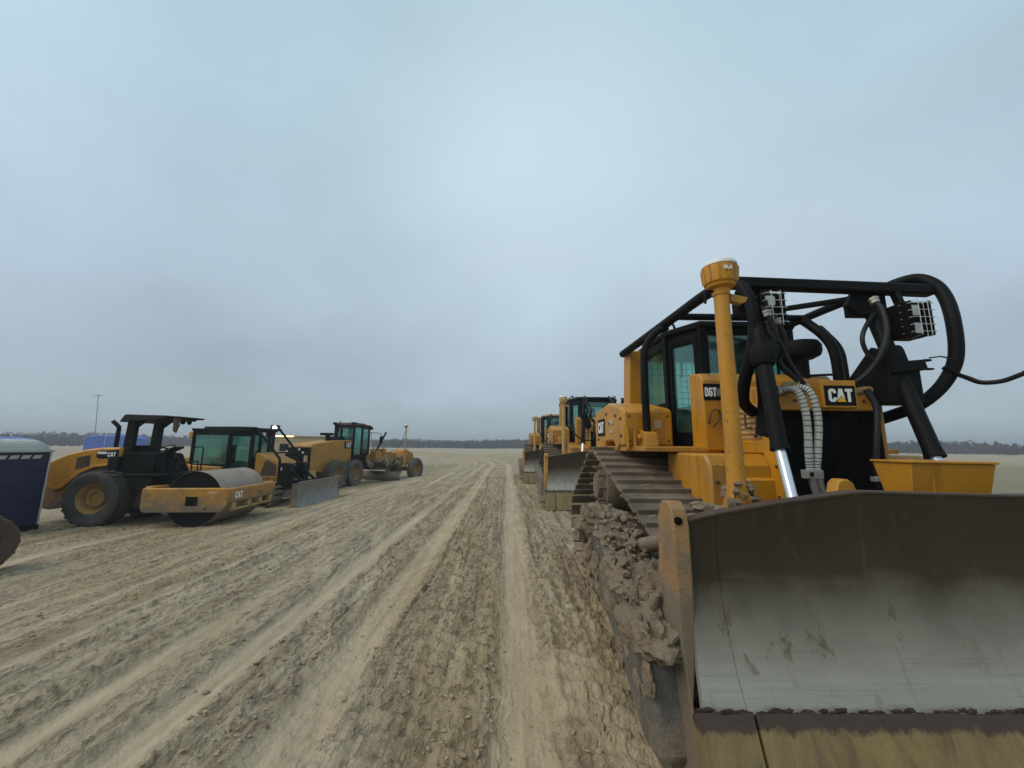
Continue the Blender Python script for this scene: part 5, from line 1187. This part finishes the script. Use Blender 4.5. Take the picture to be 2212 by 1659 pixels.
# cab
frame = MB(); fp = [(-.62, 1.15), (.62, 1.15), (.78, 1.75), (.62, 2.75), (-.62, 2.75), (-.78, 1.75)]
cab = Gr.part('cab', MB().prism(fp, 'z', 1.24, 1.30), 'black_dull')
Gr_seg = list(zip(fp, fp[1:]+fp[:1]))
for i, (a, b_) in enumerate(Gr_seg): w = window_wall(Gr, cab, a, b_, 1.30, 3.42, 1.72 if i in (1, 2, 4, 5) else 2.2, 3.3, .07, i in (2, 4)); frame.add(w.v, w.f)
for p in fp: frame.box(p[0]-.045, p[0]+.045, p[1]-.045, p[1]+.045, 1.296, 3.424)
Gr.part('cab_frame', frame, 'black', cab, bevel=.01)
mb = MB(); mb.prism([(-.7, 1.05), (.7, 1.05), (.86, 1.75), (.68, 2.9), (-.68, 2.9), (-.86, 1.75)], 'z', 3.41, 3.50); mb.prism([(1.15, 3.49), (1.3, 3.60), (2.3, 3.58), (2.7, 3.49)], 'x', -.55, .55); Gr.part('roof', mb, 'rust', cab, bevel=.02)
for x in (-.62, .62): Gr.part('roof_lamp', MB().box(x-.12, x+.12, 1.0, 1.12, 3.48, 3.60), 'black', cab, bevel=.02)
mb = MB(); mb.box(.55, .80, 2.66, 2.8, 2.1, 3.1); Gr.part('white_trim', MB().box(.785, .80, 2.68, 2.78, 2.1, 3.0), 'white', cab)
mb = MB(); mb.box(-.25, .25, 1.5, 2.0, 1.5, 1.8); mb.box(-.24, .24, 1.42, 1.54, 1.75, 2.5); mb.box(-.2, .2, 2.2, 2.5, 1.3, 2.1); Gr.part('seat', mb, 'interior', cab, bevel=.04)
mb = MB(); mb.box(.70, .82, 2.7, 2.82, 3.22, 3.40); mb.tube([(.7, 2.75, 3.05), (1.2, 2.9, 3.02), (1.35, 2.95, 2.92), (1.35, 2.95, 2.8)], .02, 8); Gr.part('mirror_arm', mb, 'black', cab)
Gr.part('mirror', MB().box(1.24, 1.44, 2.93, 2.98, 2.35, 2.83), 'black_dull', cab, bevel=.02)
mb = MB(); mb.box(-.75, .75, .98, 2.8, .82, 1.24); mb.prism([(.98, .5), (1.5, .5), (1.9, .85), (.98, .85)], 'x', -.5, .5); Gr.part('articulation', mb, 'black_dull', bevel=.03)
# front frame, circle, blade
Gr.front = True
mb = MB(); mb.prism([(2.75, 1.15), (2.75, 1.62), (3.4, 1.85), (5.0, 1.85), (5.9, 1.62), (6.45, 1.45), (6.45, 1.05), (5.9, 1.05), (5.2, 1.45), (3.5, 1.48), (3.0, 1.15)], 'x', -.17, .17); Gr.part('front_frame', mb, 'yellow_dust', bevel=.03)
mb = MB(); mb.prism([(5.75, 1.0), (5.75, 1.95), (5.95, 2.05), (6.75, 1.75), (6.85, 1.0)], 'x', -.32, .42); Gr.part('front_bolster', mb, 'yellow', bevel=.04)
mb = MB(); mb.box(-.95, .95, 6.12, 6.38, .58, .82); mb.bar((0, 6.25, .7), (0, 6.25, 1.2), .3); Gr.part('front_axle', mb, 'rust', bevel=.02)
mb = MB(); mb.lathe([(.45, -.05), (.75, -.05), (.75, .05), (.45, .05)], (0, 3.9, .82), 'z', 40); mb.bar((0, 5.9, .95), (-.45, 4.1, .88), .14); mb.bar((0, 5.9, .95), (.45, 4.1, .88), .14); mb.box(-.3, .3, 3.6, 4.2, .84, 1.45)
Gr.part('blade_circle', mb, 'rust', bevel=.01)
for x in (-.45, .45):
    mb = MB(); mb.tube([(x, 3.85, 2.15), (x*1.3, 3.95, 1.5)], .06, 12); mb.tube([(x*1.3, 3.95, 1.5), (x*1.6, 4.05, .95)], .035, 10); Gr.part('lift_cylinder', mb, 'tan')
mb = MB(); mb.bar((-.65, 3.85, 1.9), (.65, 3.85, 1.9), .25, .3); mb.box(-.6, .6, 3.6, 4.1, 1.5, 1.62); mb.box(.2, .62, 3.1, 3.6, 1.3, 1.9); Gr.part('lift_saddle', mb, 'yellow_dust', bevel=.02)
mb = MB(); rn = random.Random(4)
for k in range(11):
    x0, y0 = rn.uniform(-.3, .55), rn.uniform(2.9, 5.2); mb.tube([(x0, y0, 1.8), (x0+rn.uniform(-.2, .4), y0+.3, 1.55+rn.uniform(-.2, .5)), (x0+rn.uniform(-.1, .4), y0+.7, 1.2+rn.uniform(-.1, .2)), (x0, y0+.9, .95)], .025, 6, 4)
Gr.part('hydraulic_hoses', mb, 'tan')
mb = MB()
for k, (x, y, z, r) in enumerate(((.45, 3.4, 1.35, .24), (.35, 4.6, 1.3, .20), (.5, 5.2, 1.15, .18), (.3, 3.0, 1.1, .22), (.55, 4.1, 1.15, .2), (.3, 5.4, 1.5, .2))): mb.blob((x, y, z), r, 60+k, 3, (1, 1.3, .8), .3)
Gr.part('caked_mud', mb, 'mudcake')['kind'] = 'stuff'
mb = MB(); pts = []
for k in range(9): t_ = k/8; pts.append((3.98-.20*math.sin(t_*math.pi)*1.0-.06*t_, .06+.60*t_))
pr = pts+[(p[0]+.05, p[1]) for p in pts[::-1]]
mb.prism(pr, 'x', -1.85, 1.85); ma = math.radians(8)
mb.v = [(x*math.cos(ma)-(y-3.95)*math.sin(ma), 3.95+x*math.sin(ma)+(y-3.95)*math.cos(ma), z) for x, y, z in mb.v]
Gr.part('grader_blade', mb, 'track')
mb = MB(); mb.bar((.3, 3.4, 1.9), (.60, 3.9, 3.1), .10, .10); Gr.part('black_mast', mb, 'black')
mb = MB(); mb.tube([(.86, 5.45, .9), (.86, 5.45, 3.45)], .05, 12); mb.box(.3, .9, 5.38, 5.52, .88, 1.02)
ms = Gr.part('mast', mb, 'pale_yellow')
mb = MB(); mb.lathe([(.04, -.08), (.09, 0), (.15, .05), (.15, .12), (.02, .12)], (.86, 5.45, 3.47), 'z', 20); rc = Gr.part('satellite_receiver', mb, 'pale_yellow', ms)
Gr.part('receiver_dome', MB().lathe([(.14, 0), (.12, .04), (.001, .06)], (.86, 5.45, 3.59), 'z', 20), 'white', rc)
mb = MB(); mb.tube([(.82, 5.42, 3.2), (.72, 5.2, 2.5), (.5, 4.9, 1.9)], .012, 6, 5); Gr.part('cable', mb, 'hose', ms)

# ------------------------------------------------------------------ PORTABLE TOILET
To = Thing('portable_toilet', 'navy blue portable toilet with white roof and pale corner trim', 'toilet', (-13.08, 10.35, GZ(-12.9, 10.3)), R(-9))
w, d_ = .58, .58
mb = MB(); mb.box(-w-.03, w+.03, -d_-.03, d_+.03, 0, .14); Bs = To.part('base', mb, 'black_dull', bevel=.015)
mb = MB(); mb.box(-w, w, -d_, d_, .141, 2.02); bdy = To.part('cabin', mb, 'navy', bevel=.02)
for sx in (-1, 1):
    for sy in (-1, 1): To.part('corner_trim', MB().box(*sorted((sx*(w-.015), sx*(w+.018))), *sorted((sy*(d_-.015), sy*(d_+.018))), .142, 2.03), 'offwhite', bdy, bevel=.006)
for (a, b_) in (((-w+.06, -d_), (w-.06, -d_)),):
    mb = MB()
    for z in (.42, .80, 1.18, 1.56): mb.box(-w+.06, w-.06, -d_-.014, -d_-.001, z, z+.035)
    for x in (-.4, .4): mb.box(x-.012, x+.012, -d_-.010, -d_-.001, .2, 1.78)
    To.part('wall_ribs', mb, 'navy', bdy, bevel=.004)
for z in (.42, .80, 1.18, 1.56): To.part('wall_rib', MB().box(w+.001, w+.014, -d_+.06, d_-.06, z, z+.035), 'navy', bdy, bevel=.004)
for k in range(4): To.part('vent', MB().prism([(-.44+.22*k, 1.86), (-.40+.22*k, 1.95), (-.24+.22*k, 1.95), (-.28+.22*k, 1.86)], 'y', -d_-.008, -d_-.001), 'offwhite', bdy)
for k in range(4): To.part('vent', MB().prism([(-.44+.22*k, 1.86), (-.40+.22*k, 1.95), (-.24+.22*k, 1.95), (-.28+.22*k, 1.86)], 'x', w+.001, w+.008), 'offwhite', bdy)
mb = MB(); mb.box(-w-.05, w+.05, -d_-.05, d_+.05, 2.022, 2.09)
n = 8
for i in range(n):
    a0, a1 = i/n, (i+1)/n
    f_ = lambda a: (w*(1-.30*a-.25*a*a), 2.09+.27*math.sin(a*math.pi/2))
    (r1, z1), (r2, z2) = f_(a0), f_(a1); mb.hexa([(-r1, -r1, z1), (r1, -r1, z1), (r1, r1, z1), (-r1, r1, z1)], [(-r2, -r2, z2), (r2, -r2, z2), (r2, r2, z2), (-r2, r2, z2)])
To.part('roof', mb, 'offwhite', bevel=.012)

# ------------------------------------------------------------------ muddy wheel cut by the left edge of the view
Wh = Thing('loose_wheel', 'muddy brown rubber wheel at the left edge in front of the toilet', 'wheel', (-9.34, 7.22, GZ(-9.2, 7.2)), R(-20))
tyre(Wh, (0, 0, .50), .52, .46, (1, 0, 0), 1, 'rubber_brown', 'rubber_brown', 16, .48)

# ------------------------------------------------------------------ far things
def bxs(*a): return MB().box(*a)
Bt = Thing('tarp_stack', 'low stack under a bright blue tarpaulin near the left treeline', 'tarpaulin', (-87, 88, GZ(-87, 88)))
mb = MB(); nx = 26; pr = [(-5.6, 0), (-5.6, 2.9), (-5.0, 3.25), (-3.2, 3.5), (-1.2, 3.55), (1.0, 3.55), (1.6, 3.8), (2.2, 3.5), (5.0, 3.3), (5.7, 2.8), (5.7, 0)]
mb.prism(pr, 'y', -1.5, 1.5); Bt.part('tarpaulin', mb, 'blue', bevel=.15)
Bt.part('rope', MB().tube([(-1.0, -1.55, 0), (-1.0, -1.55, 3.4), (-1.0, 0, 3.62), (-1.0, 1.55, 3.4)], .04, 6), 'white')
single('distant_shed', MB().prism([(-4.6, 0), (-4.6, 2.5), (0, 3.0), (4.6, 2.5), (4.6, 0)], 'y', -3, 3), 'blue', 'faded blue roofed shed far behind the toilet at the left edge', 'shed', loc=(-122, 96, GZ(-122, 96)))
Up = Thing('utility_pole', 'thin leaning utility pole with crossarm on the left skyline', 'utility pole', (-124, 119, GZ(-124, 119)), 0, tilt=(0, R(-5.5)))
Up.part('pole', MB().tube([(0, 0, 0), (0, 0, 16.5)], [.12, .08], 8), 'pole'); Up.part('crossarm', MB().box(-1.4, 1.4, -.07, .07, 15.95, 16.1), 'pole')
# lit light tower behind the bulldozer on the left
Lt = Thing('light_tower', 'portable light tower with its lamp lit behind the left bulldozer', 'light tower', (-14.6, 24.6, GZ(-14.6, 24.6)), R(10))
mb = MB(); mb.box(-.9, .9, -.5, .5, .5, 1.5); mb.box(-.95, .95, -.55, .55, 1.48, 1.56); bb = Lt.part('cabinet', mb, 'yellow_clean', bevel=.03)
for x in (-.9, .9): Lt.part('wheel', MB().lathe([(.02, -.1), (.28, -.1), (.33, -.05), (.33, .05), (.28, .1), (.02, .1)], (x*1.12, 0, .33), 'x', 24), 'rubber')
ms = Lt.part('mast', MB().tube([(0, 0, 1.5), (0, 0, 3.2)], .05, 8), 'silver')
hd = Lt.part('lamp_head', MB().box(-.26, .26, -.06, .10, 3.08, 3.46), 'black_dull', ms, bevel=.02)
Lt.part('lamp', MB().lathe([(.001, -.02), (.11, -.02), (.12, 0), (.001, .02)], (0, -.085, 3.28), 'y', 16), 'lamp_on', hd)
Lt.part('running_light', MB().box(-.35, .05, -.51, -.501, .95, 1.30), 'lamp_warm', bb); Lt.part('running_light', MB().box(.42, .66, -.51, -.501, .85, 1.10), 'lamp_warm', bb)
# long tan flat-roofed site trailer behind the grader
St = Thing('site_trailer', 'long tan flat roofed site trailer seen behind the grader', 'trailer', (-19.5, 39.5, GZ(-19.5, 39)), R(8))
mb = MB(); mb.box(-3.6, 3.6, -1.2, 1.2, .7, 2.95); bdy = St.part('body', mb, 'tan', bevel=.04); St.part('roof', MB().box(-3.75, 3.75, -1.3, 1.3, 2.952, 3.08), 'tan', bevel=.02)
for x in (-2.2, 0, 2.2): St.part('window', MB().box(x-.4, x+.4, -1.215, -1.201, 1.6, 2.3), 'black_dull', bdy)
for x in (-1.8, 1.8):
    St.part('wheel', MB().lathe([(.02, -.12), (.38, -.12), (.42, -.08), (.42, .08), (.38, .12), (.02, .12)], (x, -1.0, .42), 'y', 24), 'rubber')
St.part('roof_light', MB().box(-3.2, -1.4, -1.32, -1.301, 2.98, 3.05), 'lamp_warm', bdy)

# ------------------------------------------------------------------ winter woods on the skyline
m, t, b, o = newmat('bare winter twigs'); M['twig'] = m
setin(t, b, 'Base Color', ramp(t, noise(t, .05, 3, .6), [(.3, (.045, .038, .038)), (.5, (.065, .055, .055)), (.7, (.060, .064, .052))])); b.inputs['Roughness'].default_value = .9; b.inputs['Specular IOR Level'].default_value = .1
def woods():
    rn = np.random.RandomState(9); Vs = []; Fs = []
    def tri(a, b_, c_): k = len(Vs); Vs.extend((a, b_, c_)); Fs.append((k, k+1, k+2))
    for row in range(4):
        ang = -R(66)
        while ang < R(66):
            dist = 235+row*26+rn.uniform(-9, 9); 
            hh = 1+.5*math.sin(ang*9+row)+.35*math.sin(ang*23+1.3)
            if ang > R(28): hh *= .75
            x, y = dist*math.sin(ang)*1.0, dist*math.cos(ang)
            if ang < -R(20): x *= 1.02
            H_ = (3.9+1.7*hh+rn.uniform(-1, 1.0))*(.78+.05*row); w_ = H_*rn.uniform(.32, .5); z0 = ground_z(x, y)
            tri((x-.18, y, z0-1), (x+.18, y, z0-1), (x, y, z0+H_*.8)); 
            for _ in range(150):
                th = rn.uniform(0, 6.283); u_ = rn.uniform(0, 1); rr = w_*math.sqrt(rn.uniform(0, 1))*(math.sin(math.pi*(.12+.86*u_))**.6)
                px, py, pz = x+rr*math.cos(th), y+rr*math.sin(th), z0+H_*(.0+.95*u_)
                l_ = rn.uniform(.5, 1.5); dx, dz = rn.uniform(-.6, .6)*l_, rn.uniform(.3, 1)*l_; q = rn.uniform(.15, .75)*(1-.6*u_)
                tri((px-q, py, pz), (px+q, py+rn.uniform(-.3, .3), pz+q*.3), (px+dx, py, pz+dz))
            ang += rn.uniform(.006, .013)
    me = bpy.data.meshes.new('distant_woods'); me.from_pydata(Vs, [], Fs); me.materials.append(m)
    o = bpy.data.objects.new('distant_woods', me); C.objects.link(o); o['kind'] = 'stuff'; o['label'] = 'dark line of bare winter woods along the horizon'; o['category'] = 'woods'
woods()

# ------------------------------------------------------------------ damp air
def haze():
    m = bpy.data.materials.new('damp air'); m.use_nodes = True; t = m.node_tree; t.nodes.clear(); o = N(t, 'ShaderNodeOutputMaterial')
    v = N(t, 'ShaderNodeVolumePrincipled'); v.inputs['Color'].default_value = (.80, .86, .92, 1); v.inputs['Density'].default_value = .0016; v.inputs['Anisotropy'].default_value = .1
    t.links.new(v.outputs[0], o.inputs['Volume'])
    ob = make_obj('haze', MB().box(-3700, 3700, -3700, 3700, -2.6, 32), m); ob['kind'] = 'stuff'; ob['label'] = 'thin damp haze greying the far field and woods'; ob['category'] = 'haze'
haze()
